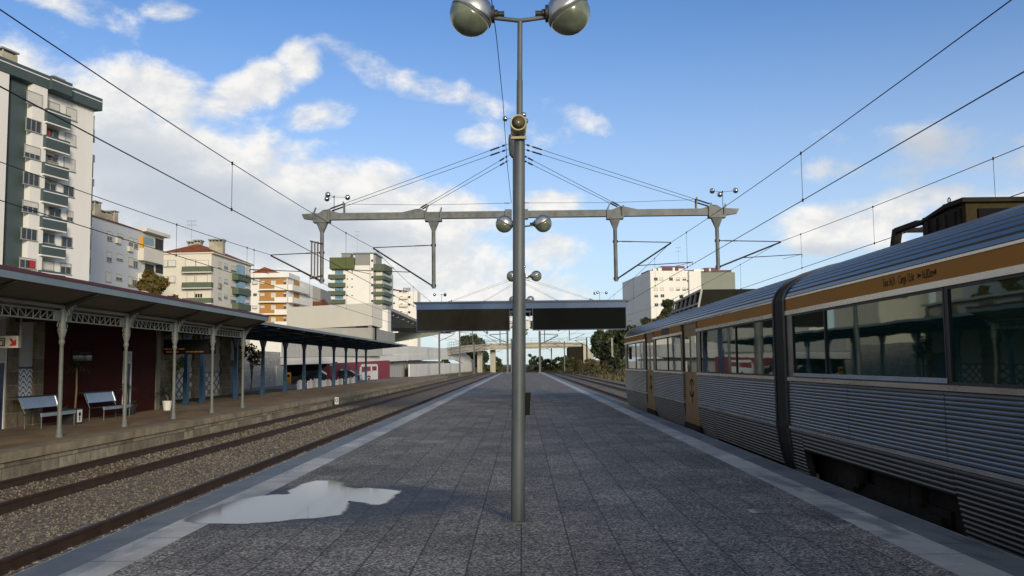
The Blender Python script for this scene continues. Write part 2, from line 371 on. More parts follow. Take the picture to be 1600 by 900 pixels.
def leaf_mat(name, a, b, c2=None):
    nb = NB(name); oi = nb.noise(1.1,3); w = nb.voro(7); sep = nb.N.new('ShaderNodeSeparateColor'); nb.L.new(w, sep.inputs[0])
    c = nb.mix(nb.m_('MULTIPLY', nb.m_('ADD', sep.outputs[0], nb.rng(oi,.3,.7)), .5), a, b)
    if c2: c = nb.mix(nb.rng(sep.outputs[1], .75, .95), c, c2)
    nb.b.inputs['Subsurface Weight'].default_value = 0
    return nb.out(c, .6, .3)
def grass_mat():
    nb = NB('dry_grass_hill'); c = nb.mix(nb.rng(nb.noise(.12,6,.6),.35,.65), (.062,.082,.028), (.19,.17,.085)); c = nb.mix(nb.rng(nb.noise(1.6,6,.7),.3,.75,0,.8), c, (.025,.032,.014)); nb.bump(nb.noise(3,6),1,.2); return nb.out(c,.95,.1)
def glass_mat(name, col, rough=.03, ior=1.9):
    nb = NB(name); c = nb.mix(nb.rng(nb.noise(.7,4),.3,.7), col, tuple(k*1.6 for k in col)); nb.b.inputs['IOR'].default_value = ior
    n = nb.noise(1.2, 2); nb.bump(n, .05, .02)
    return nb.out(c, rough, .5)

MT = {}
MT['pave'] = pave_mat()
MT['strip_pale'] = strip_mat('pale_concrete_strip', (.45,.44,.40), .75, .95)
MT['coping'] = strip_mat('dark_edge_slab', (.145,.160,.155), .7, 1.25)
MT['nosing'] = mat('nosing_sky_sheen', (.50,.53,.56), .5, var=.2, scale=5)  # pale blue-white colour stands in for sky reflected along the rounded edge
MT['conc'] = mat('weathered_concrete', (.22,.20,.17), .85, var=.3, scale=1.6, bump=.3, dirt=.75, dirtcol=(.05,.045,.032))
MT['lplat'] = mat('brown_worn_platform', (.25,.172,.098), .8, var=.28, scale=1.1, bump=.15, dirt=.5, dirtcol=(.06,.048,.034), streak=(1.2,.5,1))
MT['lcoping'] = mat('old_stone_coping', (.27,.225,.15), .85, var=.3, scale=2.2, bump=.4, dirt=.55, dirtcol=(.05,.042,.03))
MT['ballast'] = ballast_mat()
MT['stones'] = mat('ballast_stone', (.175,.155,.125), .85, var=.45, scale=9, detail=2, spec=.25)
MT['rail'] = mat('rusty_rail', (.060,.036,.022), .55, metal=.3, var=.35, scale=4, bump=.1)
MT['ground'] = mat('town_ground', (.11,.10,.075), .95, var=.35, scale=.15, dirt=.6, dirtcol=(.05,.06,.025))
MT['asph'] = mat('blue_grey_asphalt', (.12,.135,.16), .8, var=.15, scale=1.5)
MT['lawn'] = mat('lawn', (.028,.055,.014), .95, var=.5, scale=6, bump=1, bscale=30)
MT['hill'] = grass_mat()
MT['pole'] = mat('grey_green_paint', (.088,.104,.112), .55, metal=.2, var=.25, scale=7, streak=(1,1,.3), bump=.05, dirt=.35, dirtcol=(.18,.195,.20))
MT['galv'] = mat('galvanised_steel', (.115,.128,.132), .6, metal=.3, var=.4, scale=3.5, dirt=.4, dirtcol=(.22,.22,.20), bump=.05)
MT['dark'] = mat('black_plastic', (.015,.015,.017), .5, var=.3)
MT['insul'] = mat('brown_insulator', (.022,.016,.016), .3, var=.2)
MT['wire'] = mat('wire', (.02,.02,.022), .6, metal=.4, var=.1)
MT['alu'] = mat('brushed_aluminium', (.50,.51,.51), .40, metal=1, var=.06, scale=4)
MT['lens'] = mat('smoky_lamp_lens', (.135,.16,.115), .22, var=.45, scale=3.5, ior=1.55, coat=.5)
MT['spk'] = mat('cream_speaker_case', (.33,.31,.20), .5, var=.15)
MT['mesh'] = mat('speaker_mesh', (.10,.085,.04), .7, var=.2, scale=40)
MT['chrome'] = mat('mirror_ball', (.55,.56,.58), .12, metal=1, var=.05)
MT['blue'] = mat('blue_steel', (.016,.060,.125), .45, var=.25, scale=4, dirt=.25, dirtcol=(.08,.11,.14))
MT['dkblue'] = mat('dark_blue_steel', (.012,.030,.085), .45, var=.2)
MT['fascia'] = mat('navy_fascia', (.022,.065,.16), .42, var=.18, scale=2, dirt=.3, dirtcol=(.07,.11,.15))
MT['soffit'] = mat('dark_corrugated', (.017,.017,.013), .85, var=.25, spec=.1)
MT['soffit2'] = mat('blackish_sheet', (.004,.005,.0045), .85, var=.3, scale=1.2, spec=.1)
MT['canofas'] = mat('steel_blue_fascia', (.17,.23,.26), .55, var=.15, scale=2, dirt=.3, dirtcol=(.09,.11,.11), streak=(1,.3,1))
MT['maroon'] = mat('maroon_roof_edge', (.10,.022,.035), .6, var=.2)
MT['canounder'] = mat('beige_canopy_lining', (.185,.172,.132), .8, var=.15, scale=.8, dirt=.25)
MT['canrib'] = mat('dark_canopy_rib', (.035,.034,.028), .85, var=.15)
MT['column'] = mat('grey_cast_iron', (.125,.14,.13), .6, var=.15, scale=6, dirt=.25, dirtcol=(.10,.09,.07))
MT['red'] = mat('dark_red_cladding', (.042,.007,.0055), .8, spec=.15, var=.25, scale=1.2, dirt=.3, dirtcol=(.05,.012,.01))
MT['plaster'] = mat('white_plaster', (.43,.43,.41), .85, var=.08, scale=.8, dirt=.25, dirtcol=(.32,.31,.28), streak=(1,1,.3))
MT['quoin'] = stone_mat('granite_quoins', (.13,.11,.075), (.22,.19,.135), .9, .42)
MT['rubble'] = stone_mat('whitewashed_stone', (.46,.45,.41), (.62,.61,.57), .62, .30, mortar=(.25,.24,.22))
MT['rubplat'] = stone_mat('platform_face_stone', (.17,.145,.10), (.34,.30,.22), .8, .34, mortar=(.06,.055,.045))
MT['zig'] = azulejo_zig(); MT['lattice'] = azulejo_lattice()
MT['white'] = mat('white_paint', (.70,.70,.68), .6, var=.06, scale=1)
MT['black'] = mat('black_paint', (.007,.007,.008), .8, var=.2, spec=.1)
MT['redp'] = mat('red_paint', (.45,.02,.02), .5, var=.05)
MT['silver'] = mat('satin_steel_panel', (.34,.42,.50), .38, metal=.55, var=.1, scale=2)
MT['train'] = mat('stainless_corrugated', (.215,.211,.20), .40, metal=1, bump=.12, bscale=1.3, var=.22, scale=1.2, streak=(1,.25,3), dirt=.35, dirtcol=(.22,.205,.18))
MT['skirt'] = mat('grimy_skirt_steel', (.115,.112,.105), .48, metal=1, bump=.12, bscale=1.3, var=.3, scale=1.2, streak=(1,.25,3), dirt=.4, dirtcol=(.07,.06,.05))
MT['trainlight'] = mat('polished_trim', (.70,.70,.68), .28, metal=1, var=.1, streak=(1,.3,1))
MT['orange'] = mat('ochre_band', (.35,.15,.020), .6, var=.12, scale=1.5, dirt=.25, dirtcol=(.22,.10,.02), streak=(1,.4,1), spec=.15)
MT['door'] = mat('ochre_door', (.27,.155,.05), .45, metal=.2, var=.15, scale=2)
MT['under'] = mat('underframe_grime', (.020,.017,.014), .85, spec=.2, var=.5, scale=5, dirt=.4, dirtcol=(.06,.045,.03))
MT['tglass'] = glass_mat('train_glass', (.004,.014,.011), .02, 1.85)
MT['tglass'].node_tree.nodes['Principled BSDF'].inputs['Specular Tint'].default_value = (.72,1,.88,1)
MT['rubber'] = mat('black_rubber', (.012,.012,.012), .55, var=.2)
MT['roofgear'] = mat('yellowed_roof_gear', (.045,.036,.011), .8, var=.5, scale=3, dirt=.85, dirtcol=(.014,.014,.012), spec=.15)
MT['pane'] = glass_mat('window_glass', (.022,.028,.03), .06, 1.5)
MT['bpane'] = glass_mat('blue_veranda_glass', (.10,.19,.26), .08, 1.5)
MT['alum'] = mat('window_frame', (.30,.30,.28), .5, var=.1)
MT['shut'] = mat('roller_shutter', (.58,.57,.52), .7, var=.08, scale=2)
MT['bwhite'] = mat('white_render', (.76,.75,.71), .85, var=.05, scale=.25, dirt=.28, dirtcol=(.56,.54,.50), streak=(1,1,.35))
MT['bblue'] = mat('pale_grey_render', (.52,.55,.58), .85, var=.05, scale=.25, dirt=.2, dirtcol=(.42,.43,.43), streak=(1,1,.35))
MT['bcream'] = mat('cream_render', (.66,.63,.54), .85, var=.06, scale=.3, dirt=.25, dirtcol=(.43,.41,.34), streak=(1,1,.35))
MT['bgrey'] = mat('grey_render', (.25,.26,.25), .85, var=.06, scale=.3, streak=(1,1,.3), dirt=.2, dirtcol=(.18,.18,.17))
MT['slate'] = mat('slate_green_panel', (.055,.082,.085), .7, var=.1, scale=.5)
MT['green'] = mat('green_balcony', (.085,.115,.075), .75, var=.15, scale=.6)
MT['olive'] = mat('olive_panel', (.085,.105,.035), .75, var=.12, scale=.4)
MT['ochre'] = mat('ochre_render', (.40,.20,.05), .8, var=.08, scale=.5)
MT['ggreen'] = mat('grey_green_render', (.21,.235,.20), .85, var=.06, scale=.3)
MT['chim'] = mat('chimney_render', (.38,.355,.27), .9, var=.2, scale=.8, dirt=.4)
MT['tiles'] = roof_tiles()
MT['creamc'] = mat('cream_concrete', (.80,.77,.66), .8, var=.04, scale=.2, dirt=.2, dirtcol=(.66,.63,.54), streak=(1,1,.4))
MT['greyc'] = mat('fair_faced_concrete', (.33,.33,.31), .85, var=.1, scale=.5, dirt=.3, dirtcol=(.22,.22,.2))
MT['whitec'] = mat('white_concrete', (.72,.725,.69), .8, var=.06, scale=.4, dirt=.25, dirtcol=(.50,.50,.46), streak=(1,1,.3))
MT['slatg'] = mat('grey_slats', (.38,.39,.38), .7, var=.1)
MT['mural'] = mat('crimson_wall', (.235,.028,.045), .6, var=.12, scale=.6)
MT['yellow'] = mat('yellow_orange_paint', (.62,.30,.02), .5, var=.08)
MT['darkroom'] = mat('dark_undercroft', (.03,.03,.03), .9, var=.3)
MT['bridge'] = mat('cream_bridge_concrete', (.40,.385,.32), .85, var=.15, scale=.3, dirt=.4, dirtcol=(.25,.23,.17), streak=(1,1,.3))
MT['bark'] = mat('bark', (.07,.052,.036), .9, var=.3, scale=8, bump=.5)
MT['palebark'] = mat('pale_palm_trunk', (.19,.145,.075), .9, var=.25, scale=9, bump=.5)
MT['lf_dark'] = leaf_mat('dark_leaves', (.018,.031,.012), (.062,.082,.030))
MT['lf_mid'] = leaf_mat('mid_leaves', (.022,.036,.012), (.075,.090,.032))
MT['lf_aut'] = leaf_mat('autumn_leaves', (.055,.040,.010), (.17,.115,.025), (.06,.075,.02))
MT['lf_dry'] = leaf_mat('dry_weeds', (.05,.045,.02), (.17,.145,.075), (.05,.06,.02))
MT['terr'] = mat('terracotta', (.25,.10,.05), .8, var=.2)
MT['water'] = NB('puddle_water').out((.10,.105,.11), .035); 
MT['amber'] = None
def emis(name, col, st):
    m = bpy.data.materials.new(name); m.use_nodes = True; b = m.node_tree.nodes['Principled BSDF']; b.inputs['Base Color'].default_value = (*[c*.2 for c in col],1); b.inputs['Emission Color'].default_value = (*col,1); b.inputs['Emission Strength'].default_value = st; return m
MT['amber'] = emis('amber_led', (1,.32,.02), .10)

# ------------------------------------------------------------------ the setting: ground, tracks, platforms
def shift(side, Y):      # the tracks bend to the left beyond the platforms
    if side > 0: return -max(0, Y-185)**2/(2*470.)
    return -max(0, Y-240)**2/(2*900.)
YS = [-30,-10,0,10,20,30,40,60,80,100,120,140,160,180,200,220,240,260,280,300,330,360,400,450,520]
b = MB(); b.quad((-900,-300,-1.06),(900,-300,-1.06),(900,2500,-1.06),(-900,2500,-1.06)); struct(b, 'ground', MT['ground'])
def sheet(x0, x1, z, side, ys=YS, taper=None):
    b = MB(); b.loft([[(x0+shift(side,Y), Y, z), (x1+shift(side,Y), Y, z)] for Y in ys][::-1]); return b
b = MB()
for side, prof in ((-1, [(-13.5,-1.02),(-11.05,-.90),(-10.3,-.86),(-8.6,-.87),(-7.3,-.93),(-6.1,-.86),(-4.4,-.86),(-3.6,-.88),(0,-.95)]), (1, [(0,-.95),(3.6,-.9),(4.5,-.86),(6.3,-.86),(7.4,-.93),(8.5,-.86),(10.2,-.86),(11.2,-.92),(13.5,-1.04)])):
    b.loft([[(x+shift(side,Y), Y, z) for x,z in prof] for Y in YS][::-1])
struct(b, 'track_bed', MT['ballast'], smooth=True)
# loose stones on the bed near the viewer
def stones():
    n = 26000; X = rng.uniform(-11.0,-3.8,n); Y = 7+rng.random(n)**1.4*45; r = rng.uniform(.013,.030,n)*(1+ (Y>22)*.25)
    keep = np.ones(n,bool)
    for xr in (-10.284,-8.616,-6.054,-4.386): keep &= np.abs(X-xr) > .09
    X,Y,r = X[keep],Y[keep],r[keep]; n = len(X)
    zb = np.interp(X, [-11.05,-10.3,-8.6,-7.3,-6.1,-4.4,-3.6], [-.90,-.86,-.87,-.93,-.86,-.86,-.88])
    base = np.array([(1,0,0),(0,1,0),(-1,0,0),(0,-1,0),(0,0,1),(0,0,-1)],float)
    V = base[None]*r[:,None,None]*rng.uniform(.6,1.35,(n,6,3)); a = rng.uniform(0,2*pi,n); c,s = np.cos(a),np.sin(a)
    V = np.stack([V[...,0]*c[:,None]-V[...,1]*s[:,None], V[...,0]*s[:,None]+V[...,1]*c[:,None], V[...,2]*.8],-1)+np.stack([X,Y,zb+r*.35],-1)[:,None]
    f = np.array([(0,1,4),(1,2,4),(2,3,4),(3,0,4),(1,0,5),(2,1,5),(3,2,5),(0,3,5)])
    b = MB(); b.v = [tuple(p) for p in V.reshape(-1,3)]; b.f = [tuple(q) for q in (f[None]+6*np.arange(n)[:,None,None]).reshape(-1,3)]
    tag(b.build('ballast_stones', MT['stones']), 'loose grey and brown ballast stones lying on the left track bed', 'gravel', kind='stuff')
stones()
def track(cx, side, label):
    t = thing('railway_track', label, 'railway track', (cx, 20, -.86), 'railway tracks')
    for s in (-1,1):
        x = cx+s*.834; b = MB()
        pr = [(-.07,-.875),(-.07,-.86),(-.015,-.84),(-.012,-.75),(-.036,-.735),(-.036,-.70),(.036,-.70),(.036,-.735),(.012,-.75),(.015,-.84),(.07,-.86),(.07,-.875)]
        b.loft([[(x+dx+shift(side,Y), Y, z) for dx,z in pr] for Y in YS], closed=True)
        b.build('rail', MT['rail'], t)
track(-9.45,-1,'rusty railway track running along the station building platform on the left')
track(-5.22,-1,'rusty railway track directly along the left edge of the central platform')
track(5.6,1,'railway track under the silver train beside the central platform')
track(9.35,1,'railway track on the far right beyond the silver train, below the grassy bank')
# central platform
YE = 150
b = MB(); b.box(-3.70,3.70,-14,YE,-1.0,-.06); struct(b, 'central_platform', MT['conc'])
b = MB(); b.quad((-3.02,-14,0),(3.02,-14,0),(3.02,YE,0),(-3.02,YE,0)); struct(b, 'platform_paving', MT['pave'])
for s in (-1,1):
    b = MB(); x0,x1 = sorted((s*3.02,s*3.385)); b.quad((x0,-14,0),(x1,-14,0),(x1,YE,0),(x0,YE,0)); struct(b, 'paving_strip', MT['strip_pale'])
    b = MB(); b.loft([[(s*3.385,Y,0),(s*3.735,Y,-.001)] for Y in ((-14,YE) if s<0 else (YE,-14))]); struct(b, 'edge_coping', MT['coping'])
    b = MB(); b.loft([[(s*3.735,Y,-.001),(s*3.758,Y,-.006),(s*3.772,Y,-.022),(s*3.774,Y,-.06),(s*3.774,Y,-.14),(s*3.70,Y,-.14)] for Y in ((-14,YE) if s<0 else (YE,-14))]); struct(b, 'edge_nosing', MT['nosing'], smooth=True)
# puddle
z8 = lambda x,y: (300+x/2.8115, 580+y/2.8115)
pud = [(60,662),(250,663),(370,655),(440,645),(530,640),(620,628),(655,592),(690,565),(760,575),(820,582),(855,552),(885,528),(830,522),(760,515),(700,520),(640,506),(640,490),(590,484),(555,483),(500,500),(450,525),(462,540),(390,545),(300,552),(200,575),(120,598),(40,630),(0,655)]
def puddle(P, edge):
    from mathutils.geometry import delaunay_2d_cdt
    def dens(Q, step):
        out = []
        for i in range(len(Q)):
            a,c = Q[i],Q[(i+1)%len(Q)]; k = max(1,int(np.linalg.norm(c-a)/step)); out += [a+(c-a)*j/k for j in range(k)]
        return np.array(out)
    A = dens(P,edge); nx = np.roll(A,-1,0)-np.roll(A,1,0); nx /= np.linalg.norm(nx,axis=1)[:,None]; nrm = np.stack([nx[:,1],-nx[:,0]],1)
    area = .5*np.sum(A[:,0]*np.roll(A[:,1],-1)-np.roll(A[:,0],-1)*A[:,1]); nrm *= 1 if area > 0 else -1
    O = A+nrm*edge; pts = [Vector(p) for p in O]; n = len(O); edges = [(i,(i+1)%n) for i in range(n)]
    pts += [Vector(p) for p in A]; edges += [(n+i,n+(i+1)%n) for i in range(n)]
    V,E_,Fc,ov,oe,of = delaunay_2d_cdt(pts,edges,[list(range(n))] if area > 0 else [list(range(n))[::-1]],1,1e-5)
    me = bpy.data.meshes.new('puddle'); me.from_pydata([(v.x,v.y,.004) for v in V],[],[f if True else f for f in Fc]); me.update()
    at_ = me.attributes.new('depth','FLOAT','POINT')
    for k,src in enumerate(ov): at_.data[k].value = 1.0 if any(q >= n for q in src) else 0.0
    if me.polygons[0].normal.z < 0: me.flip_normals()
    nb = NB('shallow_water'); a = nb.N.new('ShaderNodeAttribute'); a.attribute_name = 'depth'
    f = nb.rng(nb.m_('ADD', a.outputs['Fac'], nb.m_('MULTIPLY', nb.m_('SUBTRACT', nb.noise(4.5,8,.68,(1,.6,1)), .5), .9)), .30, .72, 0, .95, True)
    nb.out((.20,.205,.205), .05); nb.b.inputs['IOR'].default_value = 1.45
    tr_ = nb.N.new('ShaderNodeBsdfTransparent'); mx = nb.N.new('ShaderNodeMixShader'); nb.L.new(f,mx.inputs[0]); nb.L.new(tr_.outputs[0],mx.inputs[1]); nb.L.new(nb.b.outputs[0],mx.inputs[2])
    o_ = [q for q in nb.N if q.type == 'OUTPUT_MATERIAL'][0]; nb.L.new(mx.outputs[0],o_.inputs[0])
    me.materials.append(nb.m); o = bpy.data.objects.new('puddle',me); COL.objects.link(o); tag(o, kind='structure')
puddle([aZ(*z8(x,y), .004)[:2] for x,y in pud], .16)
puddle([aZ(x,y,.004)[:2] for x,y in ((1170,797),(1186,795),(1202,797.5),(1196,801),(1178,801))], .05)
# small pale repair patch and scrap on the paving
b = MB(); p = aZ(677,690,0.004); b.quad((p[0]-.28,p[1]-.35,.004),(p[0]+.24,p[1]-.35,.004),(p[0]+.26,p[1]+.3,.004),(p[0]-.26,p[1]+.32,.004)); struct(b, 'repair_patch', mat('pale_mortar', (.25,.24,.22), .8, var=.3, scale=12))
# left platform
LZ = -.29; LX = -11.08
b = MB(); b.box(LX-6.2, LX-.34, -20, 135, -1.05, LZ-.02); struct(b, 'station_platform', MT['lplat'])
b = MB(); b.quad((LX-6.2,-20,LZ),(LX-.55,-20,LZ),(LX-.55,135,LZ),(LX-6.2,135,LZ)); struct(b, 'station_platform_paving', MT['lplat'])
b = MB(); b.box(LX-.55, LX, -20, 135, LZ-.20, LZ+.004); struct(b, 'station_platform_coping', MT['lcoping'])
b = MB(); b.box(LX-.34, LX-.06, -20, 135, -1.05, LZ-.20); struct(b, 'station_platform_face', MT['rubplat'])
b = MB(); b.box(-19.8,-17.28,39.5,70,-1.0,LZ+.02); struct(b, 'lawn_strip', MT['lawn'])
b = MB(); b.box(-40,-19.8,39.5,78,-1.0,LZ-.01); b.box(-19.8,-17.28,70,135,-1.0,LZ-.03); b.box(-45,-19.8,78,150,-1.0,LZ-.06); struct(b, 'forecourt_pavement', MT['asph'])
# bank on the right
def hill():
    b = MB(); xs = np.array([13.5,15,17,20,24,28,34,45,70,120]); ys = np.arange(20,420,6.0)
    prof = np.array([0,.25,.9,1.9,2.9,3.4,3.6,3.6,3.2,2.0])
    G = []
    for Y in ys:
        k = np.interp(Y,[20,60,110,160,210,260,330,420],[.5,.8,1.0,1.15,1.05,.8,.5,.2]); row = []
        for x,h in zip(xs,prof):
            z = -1.04+h*k+ (rng.normal(0,.16) if h > .2 else 0); row.append((x+shift(1,Y)*(1 if x<40 else .3), Y, z))
        G.append(row)
    b.loft(G[::-1]); struct(b, 'grassy_bank', MT['hill'], smooth=True)
hill()

# ------------------------------------------------------------------ lamp posts down the middle of the platform
def make_lamp(base, label):
    t = thing('lamp_post', label, 'lamp post', base, 'twin globe lamp posts along the platform'); bx,by,bz = base
    def P(dx,dy,h): return (bx+dx, by+dy, bz+h)
    lean = .016
    def ax(h): return lean*h
    b = MB(); b.tube([P(ax(h),0,h) for h in (0,1.5,3.0,3.72)], [.068,.063,.057,.054], 18); b.lathe([(.054,0),(.030,.05)], P(ax(3.72),0,3.72), n=18)
    b.tube([P(ax(h),0,h) for h in (3.76,4.3,4.31,4.90)], [.031,.030,.026,.025], 14)
    b.build('pole', MT['pole'], t, smooth=40)
    b = MB(); b.box(bx-.135,bx+.135,by-.135,by+.135,bz+.001,bz+.014)
    for i in (-1,1):
        for j in (-1,1): b.lathe([(.012,0),(.012,.03),(0,.03)], (bx+i*.108,by+j*.108,bz+.014), n=6)
    b.build('base_plate', MT['galv'], t)
    b = MB(); hx = ax(4.86)
    b.tube([P(hx-.27,0,4.945),P(hx,0,4.91),P(hx+.27,0,4.945)], .022, 12)
    b.build('arm', MT['pole'], t, smooth=40)
    for s in (-1,1):
        c = np.array(P(hx+s*.485,0,4.98)); R = .222; A = (s*-.53,0,.85)          # lens pole axis: metal cap up and inward
        b = MB(); b.sphere(c, R, 32, 90, 180, A); cap = b.build('globe', MT['alu'], t, smooth=True)
        b = MB(); b.sphere(c, R*.985, 32, 0, 90, A); b.build('lens', MT['lens'], cap, smooth=True)
        b = MB(); b.lathe([(R*.990,-.006),(R*1.006,-.006),(R*1.006,.006),(R*.990,.006)], c, A, n=32); b.build('rim', MT['galv'], cap)
        b = MB(); b.lathe([(.03,.27),(.045,.262),(.045,.235),(.085,.23),(.085,.205),(.02,.205)], c, (-s,0,0), n=18); b.lathe([(.03,.205),(.03,.33)], c, (-s,0,0), n=14); b.build('collar', MT['dark'], cap, smooth=40)
    return t
L0 = aZ(809,815,0)
lamp1 = make_lamp((L0[0],L0[1],0), 'nearest grey twin globe lamp post, standing in the foreground with a loudspeaker')
nth = ['second twin globe lamp post along the platform, with a litter bin on it','third twin globe lamp post, just in front of the blue canopy','fourth twin globe lamp post, its globes half hidden by the blue canopy roof','fifth twin globe lamp post, its globes seen in the gap of the blue canopy','sixth twin globe lamp post, below the number 3 sign','seventh twin globe lamp post, second farthest down the platform','farthest twin globe lamp post at the end of the platform']
for i,l in enumerate(nth):
    Y = L0[1]+13.5*(i+1); X = aY(820+i*.4, 600, Y)[0]*.9 if i < 2 else .02
    copy_tree(lamp1, (X-.05, Y, 0), l)
# the white paint drip on the nearest post
b = MB()
for (px,y0,y1,w) in ((812.5,602,648,.024),(814,648,694,.006)):
    pass
# loudspeaker on the nearest post
sp_c = aY(810,191,L0[1]-.20)
t = thing('loudspeaker', 'round cream loudspeaker strapped high on the nearest lamp post', 'loudspeaker', (sp_c[0],sp_c[1]+.1,sp_c[2]-.09))
b = MB(); b.lathe([(.066,0.004),(.080,0),(.083,.012),(.080,.03),(.078,.30),(.05,.32),(0,.32)], sp_c, (0,1,-.03), n=28); b.build('case', MT['spk'], t, smooth=40)
b = MB(); b.lathe([(.0001,-.002),(.066,.003)], sp_c, (0,1,-.03), n=28); b.build('grille', MT['mesh'], t, smooth=True)
b = MB(); b.sphere(sp_c+np.array([0,-.002,0]), .009, 10); b.build('badge', MT['white'], t, smooth=True)
b = MB(); b.box(sp_c[0]-.075,sp_c[0]+.075,sp_c[1]+.10,sp_c[1]+.14,sp_c[2]-.135,sp_c[2]-.112); b.box(sp_c[0]-.075,sp_c[0]-.069,sp_c[1]+.10,sp_c[1]+.14,sp_c[2]-.12,sp_c[2]); b.box(sp_c[0]+.069,sp_c[0]+.075,sp_c[1]+.10,sp_c[1]+.14,sp_c[2]-.12,sp_c[2]); b.build('bracket', MT['spk'], t)
# litter bin on the second post
bp = (.0+.0, L0[1]+13.5); bp = aY(821.2,648,L0[1]+13.4)
t = thing('litter_bin', 'small dark litter bin fixed to the second lamp post', 'litter bin', (bp[0],bp[1],bp[2]))
b = MB(); b.prism([(bp[0]-.09+.03,bp[1]-.1,bp[2]),(bp[0]+.10,bp[1]-.1,bp[2]),(bp[0]+.13,bp[1]-.1,bp[2]+.50),(bp[0]-.09,bp[1]-.1,bp[2]+.50)], (0,.22,0)); b.build('bin_body', MT['soffit'], t)
b = MB(); b.box(bp[0]-.10,bp[0]+.14,bp[1]-.11,bp[1]+.13,bp[2]+.503,bp[2]+.53); b.build('bin_rim', MT['soffit'], t)

# ------------------------------------------------------------------ catenary gantries (mast, beam, stays)
LIN,LOUT,RIN,ROUT = -5.30,-9.0,5.42,9.35
def make_gantry(Y):
    t = thing('catenary_gantry', 'grey cable stayed gantry beam over the tracks, nearest one', 'catenary gantry', (-.12,Y,0), 'cable stayed catenary gantries')
    mx = -.12
    b = MB(); b.tube([(mx,Y,0),(mx,Y,5),(mx+.02,Y,9.55)], [.17,.155,.13], 16); b.lathe([(.30,0),(.30,.03),(.17,.03)], (mx,Y,0), n=16)
    mast = b.build('mast', MT['galv'], t, smooth=40)
    b = MB(); b.lathe([(.16,8.95),(.24,9.05),(.26,9.3),(.27,9.62),(.24,9.78),(0,9.8)], (mx,Y,0), n=18); b.build('mast_head', MT['galv'], mast, smooth=40)
    zb = 6.86
    b = MB()
    for s in (-1,1):
        b.box(mx+s*.19, s*7.45, Y-.11,Y+.11, zb-.12,zb+.12)
        b.hexa([(s*7.45,Y-.11,zb-.12),(s*7.45,Y+.11,zb-.12),(s*7.8,Y+.08,zb-.07),(s*7.8,Y-.08,zb-.07),(s*7.45,Y-.11,zb+.12),(s*7.45,Y+.11,zb+.12),(s*7.88,Y+.08,zb+.10),(s*7.88,Y-.08,zb+.10)])
        b.hexa([(s*6.5,Y-.03,zb+.12),(s*6.5,Y+.03,zb+.12),(s*7.3,Y+.03,zb+.12),(s*7.3,Y-.03,zb+.12),(s*6.95,Y-.03,zb+.26),(s*6.95,Y+.03,zb+.26),(s*7.1,Y+.03,zb+.26),(s*7.1,Y-.03,zb+.26)])
        b.hexa([(s*3.3,Y-.03,zb+.12),(s*3.3,Y+.03,zb+.12),(s*4.3,Y+.03,zb+.12),(s*4.3,Y-.03,zb+.12),(s*3.6,Y-.03,zb+.25),(s*3.6,Y+.03,zb+.25),(s*3.75,Y+.03,zb+.25),(s*3.75,Y-.03,zb+.25)])
        b.bar((s*6.35,Y-.03,zb+.12),(s*6.38,Y-.03,zb+.55),.05,.05); b.bar((s*6.35,Y+.05,zb+.12),(s*6.35,Y+.05,zb+.50),.05,.05)
        b.box(mx+s*.17,mx+s*.42,Y-.16,Y+.16,zb-.17,zb+.17)
    b.build('beam', MT['galv'], t)
    for (x,zl,tr,zm) in ((-3.12,4.22,LIN,5.72),(-7.15,4.45,LOUT,5.50),(3.42,4.40,RIN,5.78),(7.08,4.78,ROUT,5.76)):
        s = 1 if tr > x else -1
        b = MB(); b.tube([(x,Y,zl),(x,Y,zb-.55)], .07, 12); b.hexa([(x-.06,Y-.06,zb-.58),(x+.06,Y-.06,zb-.58),(x+.06,Y+.06,zb-.58),(x-.06,Y+.06,zb-.58),(x-.20,Y-.14,zb-.2),(x+.20,Y-.14,zb-.2),(x+.20,Y+.14,zb-.2),(x-.20,Y+.14,zb-.2)])
        post = b.build('drop_post', MT['galv'], t, smooth=30)
        b = MB(); b.box(x-.30,x+.30,Y-.17,Y+.17,zb-.22,zb-.125); b.box(x-.30,x-.24,Y-.17,Y-.112,zb-.22,zb+.18); b.box(x+.24,x+.30,Y-.17,Y-.112,zb-.22,zb+.18)
        b.bar((x-.27,Y-.14,zb+.1),(x-.20,Y-.14,zb+.32),.05,.05); b.bar((x+.27,Y-.14,zb+.1),(x+.30,Y-.14,zb+.27),.05,.05)
        b.build('clamp', MT['galv'], post)
        b = MB(); ytop = zm+ .06
        b.tube([(x+s*.06,Y,ytop),(tr,Y,zm)], .016, 8); b.tube([(x+s*.06,Y,zl+.10),(tr,Y,zm-.02)], .028, 8)
        e = np.array((x+s*.06,Y,zl+.10)); f = np.array((tr,Y,zm-.02)); q = e+(f-e)*.36
        ra = np.array((tr+s*.75, Y, q[2]+.10)); b.tube([q,ra],.014,8); b.tube([ra+(0,0,0),(tr+s*.05,Y,q[2]-.06)],.010,6); b.tube([ra,ra+(0,0,-.1)],.012,6)
        b.tube([(x-.09,Y,ytop),(x+.09,Y,ytop)],.05,8); b.tube([(x-.09,Y,zl+.1),(x+.09,Y,zl+.1)],.05,8)
        arm = b.build('cantilever', MT['insul'], t, smooth=40)
        b = MB(); h = e+(f-e)
        for (p0,p1) in ((np.array((x+s*.06,Y,ytop)),np.array((tr,Y,zm))),(e,f)):
            for k in range(9):
                c = p0+(p1-p0)*(.10+.022*k); ax = (p1-p0)/np.linalg.norm(p1-p0); b.lathe([(.012,-.004),(.036,-.003),(.036,.003),(.012,.004)], c, ax, n=10)
        b.build('insulator', MT['insul'], arm)
    b = MB(); x = -7.15
    for dx in (.14,.25,.36): b.tube([(x-dx,Y-.05,zb-.9),(x-dx,Y-.05,4.6)], .030, 8)
